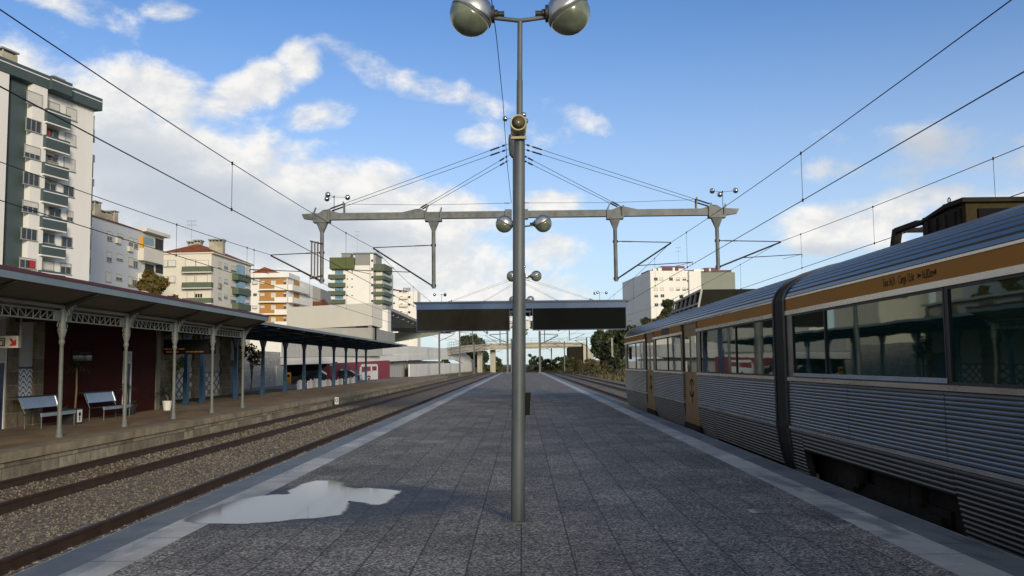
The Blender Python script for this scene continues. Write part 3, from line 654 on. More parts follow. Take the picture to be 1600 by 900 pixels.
    b.bar((x-.42,Y-.05,zb-.88),(x+.05,Y-.05,zb-1.0),.05,.05); b.bar((x-.42,Y-.05,4.62),(x+.05,Y-.05,4.72),.05,.05); b.build('tensioner', MT['insul'], t)
    b0 = MB()
    for s in (-1,1):
        for (xe,ze,zt,dy) in ((7.05,zb+.22,9.45,-.04),(7.0,zb+.16,9.28,.05),(3.68,zb+.22,9.02,-.04),(3.62,zb+.2,8.86,.05)):
            p0 = np.array((mx+s*.26,Y+dy,zt)); p1 = np.array((s*xe,Y+dy,ze)); d = p1-p0
            b = MB(); b.tube([p0,p0+d*.45,p1], .009, 6)
            for (a0,a1,r) in ((.02,.035,.035),(.05,.10,.03),(.90,.97,.028)):
                b.tube([p0+d*a0,p0+d*a1], r, 8)
            b.build('stay_cable', MT['wire'], t)
        b = MB(); p0 = np.array((mx+s*.2,Y,zb+.42)); p1 = np.array((s*6.37,Y,zb+.46)); b.tube([p0,(p0+p1)/2-(0,0,.05),p1],.007,5)
        for k in range(5): b.lathe([(.012,-.008),(.04,0),(.012,.008)], p0+(p1-p0)*(.012+.006*k), (s,0,0), n=8)
        b.build('tie_wire', MT['wire'], t)
    return t
g1 = make_gantry(32.0)
copy_tree(g1, (-.12,82,0), 'second grey gantry, half hidden behind the blue platform canopy')
copy_tree(g1, (-.12,132,0), 'farthest grey gantry, just beyond the platform lamps')
# bird scarers: three mirrored half balls spinning on a short post
def make_scarer(base, yaw, label):
    base = np.array(base,float); t = thing('bird_scarer', label, 'bird scarer', base, 'spinning mirror ball bird scarers')
    b = MB(); b.tube([base, base+(0,0,.62)], .012, 6); b.lathe([(.05,0),(.05,.02),(.012,.03)], base, n=8); b.lathe([(.02,.58),(.03,.62),(.0,.66)], base, n=8); b.build('spindle', MT['dark'], t)
    for k in range(3):
        a = yaw+2*pi*k/3; e = base+np.array((math.cos(a)*.48, math.sin(a)*.48, .60))
        b = MB(); b.tube([base+(0,0,.60),e],.007,5); arm = b.build('spoke', MT['dark'], t)
        b = MB(); b.sphere(e,.10,16,0,180,(math.cos(a+1.2),math.sin(a+1.2),.2)); b.build('mirror_ball', MT['chrome'], arm, smooth=True)
    return t
sc = make_scarer((-6.72,32,6.985), .25, 'mirror ball bird scarer on the left end of the nearest gantry beam')
copy_tree(sc, (7.32,32,6.985), 'mirror ball bird scarer on the right end of the nearest gantry beam').rotation_euler[2] = 1.3
copy_tree(sc, (-.02,32,9.80), 'mirror ball bird scarer on the mast top behind the loudspeaker').rotation_euler[2] = .7
copy_tree(sc, (-.02,82,9.80), 'tiny bird scarer on the mast top of the second gantry').rotation_euler[2] = .2
# overhead lines
ZMS = {LIN:5.72,LOUT:5.50,RIN:5.78,ROUT:5.76}
def overhead(X, pm, pc, label, drops):
    t = thing('overhead_line', label, 'overhead wire', (X,32,4.2), 'overhead contact lines')
    side = 1 if X > 0 else -1; zs = ZMS[X]
    q = aX(*pm,X); tt = ((q[1]-7)/25)**2; zm = (q[2]-zs*tt)/(1-tt); zc = aX(*pc,X)[2]
    def zmes(Y):
        k = ((Y-7)%50); k = (k if k <= 25 else k-50)/25; return zm+(zs-zm)*k*k
    ys = [-18+2.5*i for i in range(0,41)]+[84+6*i for i in range(0,30)]
    b = MB(); b.tube([(X+shift(side,Y),Y,zmes(Y)) for Y in ys],.0085,6,False); b.build('messenger_wire', MT['wire'], t)
    st = lambda Y: .12*math.cos(Y/50*2*pi)
    b = MB(); b.tube([(X+shift(side,Y),Y,zc) for Y in ys],.0095,6,False); b.build('contact_wire', MT['wire'], t)
    for Y in drops:
        b = MB(); b.tube([(X,Y,zmes(Y)),(X,Y,zc)],.005,5); b.lathe([(.018,-.03),(.018,.03)],(X,Y,zc),n=6); b.lathe([(.018,-.03),(.018,.03)],(X,Y,zmes(Y)),n=6); b.build('dropper', MT['wire'], t)
dL = [aX(362,320,LIN)[1], 27, 37, 44, 52, 61, 70]
overhead(LIN,(0,15),(0,135),'overhead wires above the track at the left edge of the central platform', [float(v) for v in dL])
overhead(LOUT,(0,253),(0,313),'overhead wires above the track beside the station building', [float(aX(276,360,LOUT)[1]),float(aX(386,400,LOUT)[1]), 30, 38,46,54,62])
overhead(RIN,(1580,0),(1600,112),'overhead wires above the silver train beside the platform', [float(aX(1253,280,RIN)[1]), 29, 36, 43,52,61,70])
overhead(ROUT,(1600,228),(1390,372),'overhead wires above the far right track beyond the train', [float(aX(1553,270,ROUT)[1]),float(aX(1365,350,ROUT)[1]),float(aX(1252,390,ROUT)[1]), 38,46,54,62])
b = MB(); p = [(-.30,31.8,7.25),(-.36,26,7.42)]+[tuple(aY(px,py,Y)) for px,py,Y in ((786,160,22),(776,60,17.5),(768,0,15.5))]; q = np.array(p[-1])*2-np.array(p[-2]); p += [tuple(q), (-.8,2,9.4),(-.9,-18,9.8)]
tag(b.tube(p,.009,6).build('earth_wire', MT['wire']), 'single dark cable rising from the gantry mast past the left lamp globe', 'cable')

# ------------------------------------------------------------------ platform canopy with two hanging screens
cY = 37.2
xl,zt0 = aY(651,473,cY)[0], 4.10; xr = -xl+.02
t = thing('platform_canopy', 'blue fascia platform canopy with two dark hanging panels, across the central platform', 'canopy', (0,cY,0))
b = MB(); b.box(xl-.02,xr+.02,cY,cY+.12,3.78,4.02); b.box(xl-.02,xl+.1,cY+.12,cY+5.5,3.78,4.02); b.box(xr-.1,xr+.02,cY+.12,cY+5.5,3.78,4.02); b.box(xl+.1,xr-.1,cY+5.4,cY+5.5,3.78,4.02); b.build('fascia', MT['fascia'], t)
b = MB(); b.prism([(xl-.10,cY-.05,4.022),(xr+.10,cY-.05,4.022),(xr+.16,cY-.05,4.10),(xl-.16,cY-.05,4.10)],(0,5.6,0)); b.build('roof', MT['dkblue'], t)
for (x0,x1,m,n) in ((xl+.02,-.50,'soffit',6),(.50,xr-.02,'soffit2',0)):
    b = MB(); zl,zh = 2.90,3.777
    if n:
        for k in range(n):
            z0 = zl+(zh-zl)*k/n; z1 = zl+(zh-zl)*(k+1)/n; b.hexa([(x0,cY+.03,z0),(x1,cY+.03,z0),(x1,cY+.1,z0),(x0,cY+.1,z0),(x0,cY+.005,z1),(x1,cY+.005,z1),(x1,cY+.1,z1),(x0,cY+.1,z1)])
    else: b.box(x0,x1,cY+.02,cY+.1,zl,zh)
    pn = b.build('hanging_panel', MT[m], t)
    b = MB(); b.box(x0,x1,cY+.0,cY+.12,zl-.04,zl-.002); xs = (x1+.002,x1+.03) if x0 < 0 else (x0-.03,x0-.002); b.box(xs[0],xs[1],cY,cY+.12,zl-.04,zh-.002); xs = (x0-.03,x0-.002) if x0 < 0 else (x1+.002,x1+.03); b.box(xs[0],xs[1],cY,cY+.12,zl-.04,zh-.002); b.build('panel_edge', MT['dkblue'], pn)
for yy in (cY+1.2,cY+4.4):
    b = MB(); b.box(-.27,-.07,yy-.1,yy+.1,0,3.70); b.box(-3.9,3.9,yy-.08,yy+.08,3.70,3.775); b.build('support_post', MT['dkblue'], t)
b = MB(); b.box(-.5,.5,cY+.13,cY+.3,3.62,3.70); b.build('cross_beam', MT['dkblue'], t)
def text_mesh(txt, size, mat, parent, fn, name='lettering', extr=.002, squeeze=1.0, align='CENTER'):
    cu = bpy.data.curves.new(name,'FONT'); cu.body = txt; cu.size = size; cu.align_x = align; cu.align_y = 'CENTER'; cu.extrude = extr; cu.resolution_u = 3
    ob = bpy.data.objects.new(name,cu); COL.objects.link(ob); bpy.context.view_layer.update()
    me = bpy.data.meshes.new_from_object(ob); bpy.data.objects.remove(ob)
    V = [fn(v.co.x*squeeze, v.co.y, v.co.z) for v in me.vertices]; fs = [tuple(p.vertices) for p in me.polygons]; bpy.data.meshes.remove(me)
    return MB().add(V,fs).build(name, mat, parent)
for num,(px0,px1),lab in (('2',(793.5,806),'white platform number 2 sign hanging left in the canopy gap'),('3',(823,834.5),'white platform number 3 sign hanging right in the canopy gap')):
    y = cY+.22; a = aY(px0,501,y); c = aY(px1,514,y); x0,x1 = a[0],c[0]; zl,zh = c[2],a[2]
    if num == '2': x0 = x1-.36-(.0); x0=x1-.40
    else: x0 = x1-.34
    t = thing('platform_sign', lab, 'platform sign', ((x0+x1)/2,y,zl), 'platform number signs')
    b = MB(); b.box(x0,x1,y,y+.05,zl,zh); b.build('sign_board', MT['white'], t)
    b = MB()
    for (p,q,r,s_) in ((x0+.03,x1-.03,zh-.05,zh-.035),(x0+.03,x1-.03,zl+.035,zl+.05),(x0+.03,x0+.045,zl+.05,zh-.05),(x1-.045,x1-.03,zl+.05,zh-.05)): b.box(p,q,y-.006,y-.001,r,s_)
    b.build('border', MT['alum'], t)
    cx,cz = (x0+x1)/2+.05,(zl+zh)/2-.03
    text_mesh(num,.30,MT['black'],t,lambda x,yy,z,cx=cx,cz=cz,y=y:(cx+x,y-.004-z,cz+yy),'digit')
    b = MB(); b.box((x0+x1)/2-.01,(x0+x1)/2+.01,y+.02,y+.035,zh,3.62); b.build('hanger', MT['alum'], t)
s1 = copy_tree(sc, (aY(690,467,cY+1)[0],cY+1,4.10), 'mirror ball bird scarer on the left half of the blue canopy roof'); s1.rotation_euler[2] = .9; s1.scale = (.62,)*3
s1 = copy_tree(sc, (aY(937,467,cY+1)[0],cY+1,4.10), 'mirror ball bird scarer on the right half of the blue canopy roof'); s1.rotation_euler[2] = 2.0; s1.scale = (.62,)*3

# ------------------------------------------------------------------ the train
TX = 4.15; TC = 5.6
tr = thing('passenger_train', 'silver corrugated electric train with ochre bands standing at the right platform edge', 'train', (TC,14,-.70))
def dx_side(z):      # how far the side leans inwards at height z
    if z < .45: return .13*((.45-z)/.75)**1.5
    return 0
ROOF = [(0,2.47),(.045,2.57),(.12,2.66),(.22,2.75),(.35,2.835),(.52,2.91),(.72,2.97),(.95,3.02),(1.2,3.05),(1.45,3.06)]
def ribs(z0,z1,n,amp=.008):      # corrugation profile: (dx,z) list from low to high
    out = []
    for k in range(n):
        a = z0+(z1-z0)*k/n; h = (z1-z0)/n
        for (f,d) in ((.06,0),(.30,amp),(.62,amp),(.88,0),(.98,.006*-1)): out.append((dx_side(a+f*h)-d, a+f*h))
    return out
def roofribs(n=11, amp=.013):
    P = np.array(ROOF[:-3]); seg = np.r_[0,np.cumsum(np.linalg.norm(np.diff(P,axis=0),axis=1))]; out = []
    for k in range(n*5):
        f = (k%5); t = (k//5+(.05,.14,.78,.87,.95)[f])/n*seg[-1]; x = np.interp(t,seg,P[:,0]); z = np.interp(t,seg,P[:,1]); d = (0,amp,amp,0,-.024)[f]
        out.append((x-d*.55, z+d*.8))
    return out+[tuple(p) for p in ROOF[-3:]]
def ext(prof, y0, y1, mirror=False):
    b = MB(); b.loft([[(TX+dx,y,z) for dx,z in prof] for y in (y1,y0)])
    if mirror: b.loft([[(2*TC-TX-dx,y,z) for dx,z in prof] for y in (y0,y1)])
    return b
def panel_ends(b, prof, y, inset=.06):     # close the side of a door or gap recess
    b.loft([[(TX+dx,y,z) for dx,z in prof],[(TX+dx+inset,y,z) for dx,z in prof]]); return b
def carriage(y0, y1, doors, wins, skirts, name_label, openings):
    root = MB()
    # hidden inner shell, which closes the body behind doors and windows
    sh = [(TX+.14,.22),(TX+.07,.45),(TX+.07,2.44),(TX+.16,2.6),(TX+.38,2.78),(TX+.75,2.92),(TC,2.99)]
    ring = lambda y: [(x,y,z) for x,z in sh]+[(2*TC-x,y,z) for x,z in sh[::-1][1:]]
    root.loft([ring(y1-.05),ring(y0+.05)],closed=True)
    root.add(ring(y0+.05),[tuple(range(13))]); root.add(ring(y1-.05),[tuple(range(12,-1,-1))])
    car = root.build('carriage', MT['rubber'], tr); tag(car, name_label)
    cuts = sorted(doors)
    segs = []; y = y0
    for (a,c) in cuts: segs.append((y,a)); y = c
    segs.append((y,y1))
    lower = MB(); trim = MB(); band = MB()
    for (a,c) in segs:
        lo = ribs(.505,1.185,15); 
        nn = max(1,round((c-a)/2.6))
        for q in range(nn):
            a_,c_ = a+(c-a)*q/nn+.006,a+(c-a)*(q+1)/nn-.006; e = ext(lo,a_,c_); panel_ends(e,lo,a_); panel_ends(e,lo,c_); e.build('side_panel', MT['train'], car)
        for (z0,z1,d) in ((.455,.50,.022),(1.19,1.245,.020),(2.205,2.27,.020)):
            trim.box(TX-d,TX+.09,a,c,z0,z1)
        band.box(TX-.004,TX+.06,a,c,2.273,2.468)
        band_z = None
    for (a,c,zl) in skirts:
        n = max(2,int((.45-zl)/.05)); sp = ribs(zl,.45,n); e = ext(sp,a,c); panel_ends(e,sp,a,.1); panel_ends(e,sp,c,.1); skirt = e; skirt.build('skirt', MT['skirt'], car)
    trim.build('trim_strip', MT['trainlight'], car); band.build('ochre_band', MT['orange'], car)
    ext(roofribs(),y0,y1,True).build('roof', MT['train'], car, smooth=25)
    b = MB(); b.box(TX-.012,TX+.03,y0,y1,2.452,2.478); b.build('gutter', MT['trainlight'], car)
    rb = MB(); rb.box(2*TC-TX-.06,2*TC-TX,y0,y1,-.2,2.47); rb.build('far_side', MT['train'], car)
    # posts between windows inside the window band, then the panes
    wy = sorted(wins); edges = []
    for (a,c) in segs:
        y = a
        for (p,q,_) in [w for w in wy if w[0] >= a-.01 and w[1] <= c+.01]:
            if p-y > .02: edges.append((y,p))
            y = q
        if c-y > .02: edges.append((y,c))
    for (a,c) in edges: MB().box(TX-.002,TX+.065,a,c,1.248,2.202).build('window_pillar', MT['train'] if not openings or c > y1-.02 else MT['rubber'], car)
    for (a,c,mul) in wy:
        b = MB(); fw = .028
        b.box(TX-.006,TX+.05,a,a+fw,1.247,2.203); b.box(TX-.006,TX+.05,c-fw,c,1.247,2.203); b.box(TX-.006,TX+.05,a+fw,c-fw,2.203-fw,2.203); b.box(TX-.006,TX+.05,a+fw,c-fw,1.247,1.247+fw)
        for y in mul: b.box(TX-.008,TX+.05,y-.018,y+.018,1.247+fw,2.203-fw)
        w = b.build('window', MT['rubber'], car)
        b = MB(); b.quad((TX+.012,c-fw,1.247+fw),(TX+.012,a+fw,1.247+fw),(TX+.012,a+fw,2.203-fw),(TX+.012,c-fw,2.203-fw)); b.build('pane', MT['tglass'], w)
        if openings and c > 9:
            b = MB(); a2 = max(a,8.75); b.box(TX-.012,TX-.0065,a2,c,1.262,1.312)
            k = a2+.1
            while k < c: b.lathe([(.008,0),(.008,.006),(0,.006)],(TX-.012,k,1.29),(-1,0,0),n=6); k += .5
            b.build('sill_frame', MT['silver'], w)
    for (a,c) in cuts:
        b = MB(); b.box(TX+.035,TX+.075,a+.04,(a+c)/2-.008,-.02,2.30); b.box(TX+.035,TX+.075,(a+c)/2+.008,c-.04,-.02,2.30); b.box(TX+.03,TX+.07,a+.03,c-.03,2.305,2.46)
        d = b.build('door', MT['door'], car)
        for (p,q) in ((a+.14,(a+c)/2-.1),((a+c)/2+.1,c-.14)):
            b = MB(); b.box(TX+.026,TX+.034,p,q,1.25,2.12); b.build('door_pane', MT['tglass'], d)
        b = MB(); ym = (a+c)/2
        for s in (-1,1):      # a round emblem of two open arcs with a tail
            arc = [(TX+.031,ym+.26*math.cos(u),.85+.20*math.sin(u)) for u in np.linspace(math.radians(25 if s>0 else 205),math.radians(155 if s>0 else 335),14)]
            for i in range(len(arc)-1): b.bar(arc[i],arc[i+1],.006,.055)
        b.bar((TX+.031,ym+.02,.98),(TX+.031,ym-.06,.50),.006,.04); b.build('emblem', MT['under'], d)
        b = MB(); b.box(TX+.0,TX+.14,a,c,-.30,-.03); b.build('step', MT['under'], d)
        b = MB(); b.box(TX-.10,TX+.12,a+.05,c-.05,-.40,-.36); b.build('step_edge', MT['yellow'], d)
        for yy,y2 in ((a,a-.12),(c,c+.12)):
            MB().box(TX-.004,TX+.07,yy-.035,yy+.035,1.25,2.46).build('door_frame', MT['rubber'], d)
            b = MB()
            for zz in (2.31,2.37,2.42): b.box(TX-.02,TX-.005,y2-.05,y2+.05,zz,zz+.035)
            b.build('door_light', MT['rubber'], d)
    # underframe and running gear
    b = MB(); b.box(TX+.35,2*TC-TX-.35,y0+.3,y1-.3,-.30,.43)
    k = y0+1.0; rr = random.Random(int(y1*10))
    while k < y1-2:
        L = rr.uniform(.4,1.4); b.box(TX+rr.uniform(.18,.32),TX+.9,k,k+L,-.35+rr.uniform(-.25,.2),.2); k += L+rr.uniform(.1,.5)
    und = b.build('underframe', MT['under'], car)
    return car
def yat(px,py=560): return float(aX(px,py,TX)[1])
JY0,JY1 = yat(1228),yat(1212)
NE = -9.5
w1 = yat(1480,520); 
near = carriage(NE, JY0, [], [(w1+.03,yat(1239,540),[yat(1290,540)]),(-1.2,w1-.03,[4.2,1.6]),(-7.8,-2.2,[-4,-6])],
    [(yat(1253,690),JY0,-.22),(yat(1488,720),yat(1253,690)-.01,.17),(.0,yat(1488,720)-.01,-.24),(NE,-.1,.1)], 'near silver carriage with weight lettering on its ochre band', True)
F1 = yat(977,560)
d1 = (yat(1021,560),yat(1009,560)); d2 = (yat(1089,560),yat(1067,560))
far = carriage(JY1, F1, [d2,d1], [(yat(1211,540),yat(1094,540),[yat(1150,540)]),(yat(1064,540),yat(1024,540),[yat(1043,540)]),(yat(1005,540),yat(980,540),[yat(993,540)])],
    [(JY1,yat(1150)-.01,-.18),(yat(1150),yat(1112)-.01,-.18),(yat(1112),d2[0],-.2),(d2[1],yat(1044)-.01,-.2),(yat(1044),d1[0],-.2),(d1[1],yat(1000)-.01,-.2),(yat(1000),yat(988)-.01,-.2),(yat(988),F1,-.2)], 'far silver carriage with ochre doors and cab end', False)
# small destination display and vents in the far carriage's band
b = MB(); b.box(TX-.012,TX-.005,yat(1045,520),yat(1034,520),2.285,2.46); b.build('destination_display', MT['rubber'], far)
# cab end: rounded cap, mirror, white roof horn
b = MB(); sec = [(TX+dx,z) for dx,z in [(.10,-.2),(0,.45),(0,2.47)]+ROOF[1:]]; sec = sec+[(2*TC-x,z) for x,z in sec[::-1][1:]]
rings = []
for (dy,sx,dz) in ((0,1,0),(.25,.985,-.02),(.5,.94,-.07),(.7,.85,-.2)): rings.append([(TC+(x-TC)*sx, F1+dy, z+dz*(z>2.3)) for x,z in sec])
b.loft(rings); b.add(rings[-1],[tuple(range(len(sec)))]); b.build('cab', MT['train'], far, smooth=30)
b = MB(); b.loft([[(TC+(x-TC)*1.012, F1+dy, z+.02) for x,z in sec if z > 2.3] for dy in (.12,-.25)]); b.build('cab_roof_edge', MT['white'], far, smooth=40)
b = MB(); b.box(TX-.22,TX-.12,F1-.2,F1-.05,1.62,2.1); b.bar((TX-.12,F1-.1,2.0),(TX+.05,F1-.1,2.05),.03,.03); b.build('mirror', MT['rubber'], far)
# gangway between the carriages
def body_ring(y, g): 
    P = [(.13,-.22),(.03,.2),(0,.45),(0,2.40)]+ROOF
    R = [(TX-g+dx,y,z+(g if z > 2.5 else 0)) for dx,z in P]; return R+[(2*TC-p[0],y,p[2]) for p in R[::-1][1:]]
b = MB(); n = 7
for k in range(n):
    a = JY0+(JY1-JY0)*k/n; c = JY0+(JY1-JY0)*(k+1)/n; b.loft([body_ring(c,-.05),body_ring((a+c)/2,-.0),body_ring(a,-.05)])
b.build('gangway', MT['rubber'], tr)
for y0_,y1_ in ((JY0-.09,JY0+.03),(JY1-.03,JY1+.05)):
    b = MB(); b.loft([body_ring(y1_,.0),body_ring(y1_,.022),body_ring(y0_,.022),body_ring(y0_,0)]); b.build('end_flange', MT['rubber'], tr, smooth=30)
# bogies
def bogie(y, parent):
    b = MB(); x = TX+.28
    b.box(x,x+.14,y-1.5,y+1.5,-.28,-.08); b.box(x+.02,x+.4,y-.45,y+.45,-.42,.05)
    for s in (-1,1):
        b.box(x-.06,x+.10,y+s*1.25-.17,y+s*1.25+.17,-.46,-.16); b.tube([(x-.02,y+s*.85,-.1),(x-.02,y+s*.85,.3)],.09,10)
    g = b.build('bogie', MT['under'], parent)
    for s in (-1,1):
        b = MB(); b.lathe([(.10,-.06),(.38,-.06),(.41,-.03),(.42,.07),(.45,.075),(.45,.11),(.2,.11)],(TX+.62,y+s*1.25,-.25),(1,0,0),n=24); b.build('wheel', MT['rail'], g)
bogie(11.0,near); bogie(-6.0,near); bogie(17.6,far); bogie(33.5,far)
# dark grubby roof gear: big sloped unit on the near carriage
P = lambda px,py,X: aX(px,py,X)
X0,X1 = 4.95,6.4
q0_ = P(1506,309,X0); yN_ = q0_[1]; yF_ = P(1437,340,X0)[1]; zU = q0_[2]
b = MB(); b.box(X0+.03,X1,yN_+.03,yF_,2.88,zU-.05); ru = b.build('roof_unit', MT['roofgear'], near)
b = MB(); b.box(X0-.03,X1+.05,yN_-.03,yN_+.45,zU-.049,zU); b.hexa([(X0-.02,yN_+.451,zU-.05),(X1,yN_+.451,zU-.05),(X1,yF_+.05,zU-.13),(X0-.02,yF_+.05,zU-.13),(X0-.02,yN_+.451,zU-.002),(X1,yN_+.451,zU-.002),(X1,yF_+.05,zU-.10),(X0-.02,yF_+.05,zU-.10)]); b.build('unit_lid', MT['under'], near)
b = MB(); b.box(X0+.0,X0+.029,yN_+.12,yF_-.1,3.0,zU-.10); 
for k in range(4): b.box(X0-.025,X0-.001,yN_+.2+.22*k,yN_+.28+.22*k,2.98,zU-.12)
b.build('side_cover', MT['under'], ru)
b = MB(); b.box(X0+.16,X1-.2,yN_+.005,yN_+.029,zU-.25,zU-.12); b.build('louvre', MT['black'], ru)
b = MB(); c = P(1483,313,X0+.1); b.tube([c+np.array((0,.03*math.cos(u),.03*math.sin(u))) for u in np.linspace(0,2*pi,13)],.007,5); b.build('lifting_eye', MT['under'], near)
a0 = P(1397,371,5.0); a1 = P(1402,360,5.0); a2 = P(1437,359,5.0)
b = MB(); b.bar((5.0,a0[1],2.95),(5.0,a1[1],a1[2]),.09,.12); b.bar((5.0,a1[1]+.02,a1[2]),(5.0,a2[1],a1[2]),.08,.06); b.bar((6.0,a0[1],2.95),(6.0,a1[1],a1[2]),.09,.12); b.bar((5.0,a1[1],a1[2]),(6.0,a1[1],a1[2]),.06,.06); b.build('pipe_frame', MT['under'], near)
# sloped grille unit on the far carriage
X0 = 4.75; yN = P(1091,477,X0)[1]; yF = P(1049,490,X0)[1]; zt = P(1094,452.7,X0+.08)[2]; zl_ = 2.93
b = MB(); b.hexa([(X0+.02,yN,2.8),(6.4,yN,2.8),(6.4,yF,2.8),(X0+.02,yF,2.8),(X0+.14,yN,zt),(6.3,yN,zt),(6.3,yF,zt-.08),(X0+.14,yF,zt-.08)]); u = b.build('air_conditioner', MT['soffit'], far)
b = MB(); A = np.array((X0,yN,zl_)); B = np.array((X0+.10,yN,zt-.01)); dv_ = np.array((0,yF-yN,0))
b.bar(A,A+dv_,.05,.07); b.bar(A+(0,0,.12),A+dv_+(0,0,.12),.03,.05); b.bar(B,B+dv_+(0,0,-.07),.05,.06)
for k in range(7): f = k/6; b.bar(A+dv_*f,B+dv_*f+(0,0,-.07*f),.05,.05)
b.build('grille', MT['alum'], u)
# lettering on the ochre band of the near carriage
def band_text(txt, px0, px1, size):
    ya,yb = yat(px0,440),yat(px1,440); w = abs(ya-yb)
    cu = bpy.data.curves.new('t','FONT'); cu.body = txt; cu.size = size; ob = bpy.data.objects.new('t',cu); COL.objects.link(ob); bpy.context.view_layer.update(); wid = ob.dimensions.x; bpy.data.objects.remove(ob)
    text_mesh(txt,size,MT['under'],near,lambda x,y,z:(TX-.006-z,ya-x,2.365+y),'lettering',.001,w/wid,'LEFT')
band_text('Tara 34,7t',1380,1399,.13); band_text('Carga 13,6t',1404.5,1429,.13); band_text('16,82m',1441,1458,.13)
for (p0,p1) in ((1434.5,1440),(1464,1458.5)):
    b = MB(); ya,yb = yat(p0,435),yat(p1,435); s = 1 if yb > ya else -1
    b.box(TX-.008,TX-.005,ya,yb,2.358,2.374); 
    b.quad((TX-.0085,yb,2.366),(TX-.0085,yb-s*.09,2.40),(TX-.0085,yb-s*.06,2.366)); b.quad((TX-.0085,yb,2.366),(TX-.0085,yb-s*.06,2.366),(TX-.0085,yb-s*.09,2.332))
    b.build('arrow', MT['under'], near)

# ------------------------------------------------------------------ station building on the left
WX = -15.62
FW = Fr((WX,0),(0,1))          # u = Y, w towards the tracks (+X)
def wr(px,py,X=WX): p = aX(px,py,X); return p[1],p[2]
yq = lambda px,py=660: float(aX(px,py,WX)[1])
Y_end = 38.6
st = thing('station_building', 'low station building with dark red cladding, granite pilasters and blue tiles under the left canopy', 'station building', (-20,20,LZ))
yp1,yt0,yt1,yp2 = yq(7),yq(24.5),yq(50),yq(64)
b = MB(); b.box(-26,WX-.05,-6,yp2,LZ,4.0); b.build('wall', MT['plaster'], st)
b = MB(); b.box(-26,WX-.02,yp2,Y_end-.35,LZ,3.9); b.build('red_wall', MT['red'], st)
b = MB(); b.box(-26.3,WX-.1,-6.3,Y_end+.1,4.0,4.15); b.build('roof', MT['bgrey'], st)
for (a,c) in ((yp1,yt0),(yt1,yp2),(20.0,20.8),(16.4,17.0)):
    b = MB(); b.box(WX-.05,WX+.04,a,c,LZ,3.9); b.build('pilaster', MT['quoin'], st)
b = MB(); b.box(WX-.3,WX+.05,Y_end-.35,Y_end+.02,LZ,3.7); b.build('corner_post', MT['canounder'], st)
zt0,zt1 = wr(37,628)[1],wr(37,573)[1]
for (a,c) in ((yt0,yt1),(21.0,23.3)):
    b = MB(); b.box(WX-.05,WX-.028,a+.01,c-.01,zt0,zt1-.07); d = b.build('tile_panel', MT['zig'], st)
    b = MB(); b.box(WX-.05,WX-.02,a+.01,c-.01,zt1-.068,zt1); b.build('tile_border', MT['dkblue'], d)
    b = MB(); b.box(WX-.05,WX+.0,a+.01,c-.01,LZ,zt0-.002); b.build('plinth', MT['quoin'], st)
def door(y0,y1,z1,zt):
    b = MB(); b.box(WX-.02,WX+.03,y0,y0+.08,LZ,zt); b.box(WX-.02,WX+.03,y1-.08,y1,LZ,zt); b.box(WX-.02,WX+.03,y0+.08,y1-.08,zt-.08,zt); b.box(WX-.02,WX+.03,y0+.08,y1-.08,z1,z1+.07); f = b.build('door', MT['white'], st)
    b = MB(); b.box(WX-.02,WX+.005,y0+.082,y1-.082,LZ+.002,z1-.002); b.build('door_leaf', MT['dkblue'], f)
    b = MB(); b.box(WX-.02,WX+.0,y0+.082,y1-.082,z1+.072,zt-.082); b.build('transom', MT['shut'], f)
    b = MB(); b.sphere((WX+.03,y0+.2,LZ+1.05),.035,8); b.build('handle', MT['alu'], f)
door(yq(192,600),yq(204,600),wr(198,568)[1],wr(198,549)[1])
door(24.1,yp1-.05,wr(2,562)[1]-.1,2.3)
b = MB(); y0,y1 = yq(112,555),yq(146,555); z0,z1 = wr(130,566)[1],wr(130,546)[1]
b.box(WX-.02,WX+.02,y0,y1,z0,z0+.05); b.box(WX-.02,WX+.02,y0,y1,z1-.05,z1); b.box(WX-.02,WX+.02,y0,y0+.05,z0+.05,z1-.05); b.box(WX-.02,WX+.02,y1-.05,y1,z0+.05,z1-.05); w = b.build('window', MT['under'], st)
b = MB(); b.box(WX-.02,WX-.005,y0+.05,y1-.05,z0+.05,z1-.05); b.build('pane', MT['pane'], w)
# iron canopy in front of it
cx = -12.15; CE = -11.2
ca = thing('iron_canopy', 'grey cast iron platform canopy with lattice girders and maroon edge, on the left', 'canopy', (cx,24,LZ))
CY1 = 39.4; CY0 = 6.0
zE = 3.50; zE2 = zE+.15
zC = 3.20; zW = 3.08
b = MB(); b.prism([(CE,CY0,zE),(CE,CY0,zE+.05),(cx,CY0,zC+.09),(WX+.02,CY0,zW+.08),(WX+.02,CY0,zW),(cx,CY0,zC)],(0,CY1-CY0,0)); b.build('roof', MT['canounder'], ca)
b = MB(); b.box(CE+.002,CE+.05,CY0,CY1+.02,zE-.02,zE2); b.box(CE-.12,CE,CY1+.002,CY1+.03,zE-.02,zE2); b.build('fascia', MT['canofas'], ca)
b = MB(); b.prism([(CE+.07,CY0,zE2+.002),(CE+.07,CY0,zE2+.085),(CE-.4,CY0,zE2+.085),(CE-.4,CY0,zE2+.002)],(0,CY1+.05-CY0,0)); b.build('roof_edge', MT['maroon'], ca)
cys = [23.6+3.87*k for k in range(-4,5)]
gz0,gz1 = 2.74,3.02
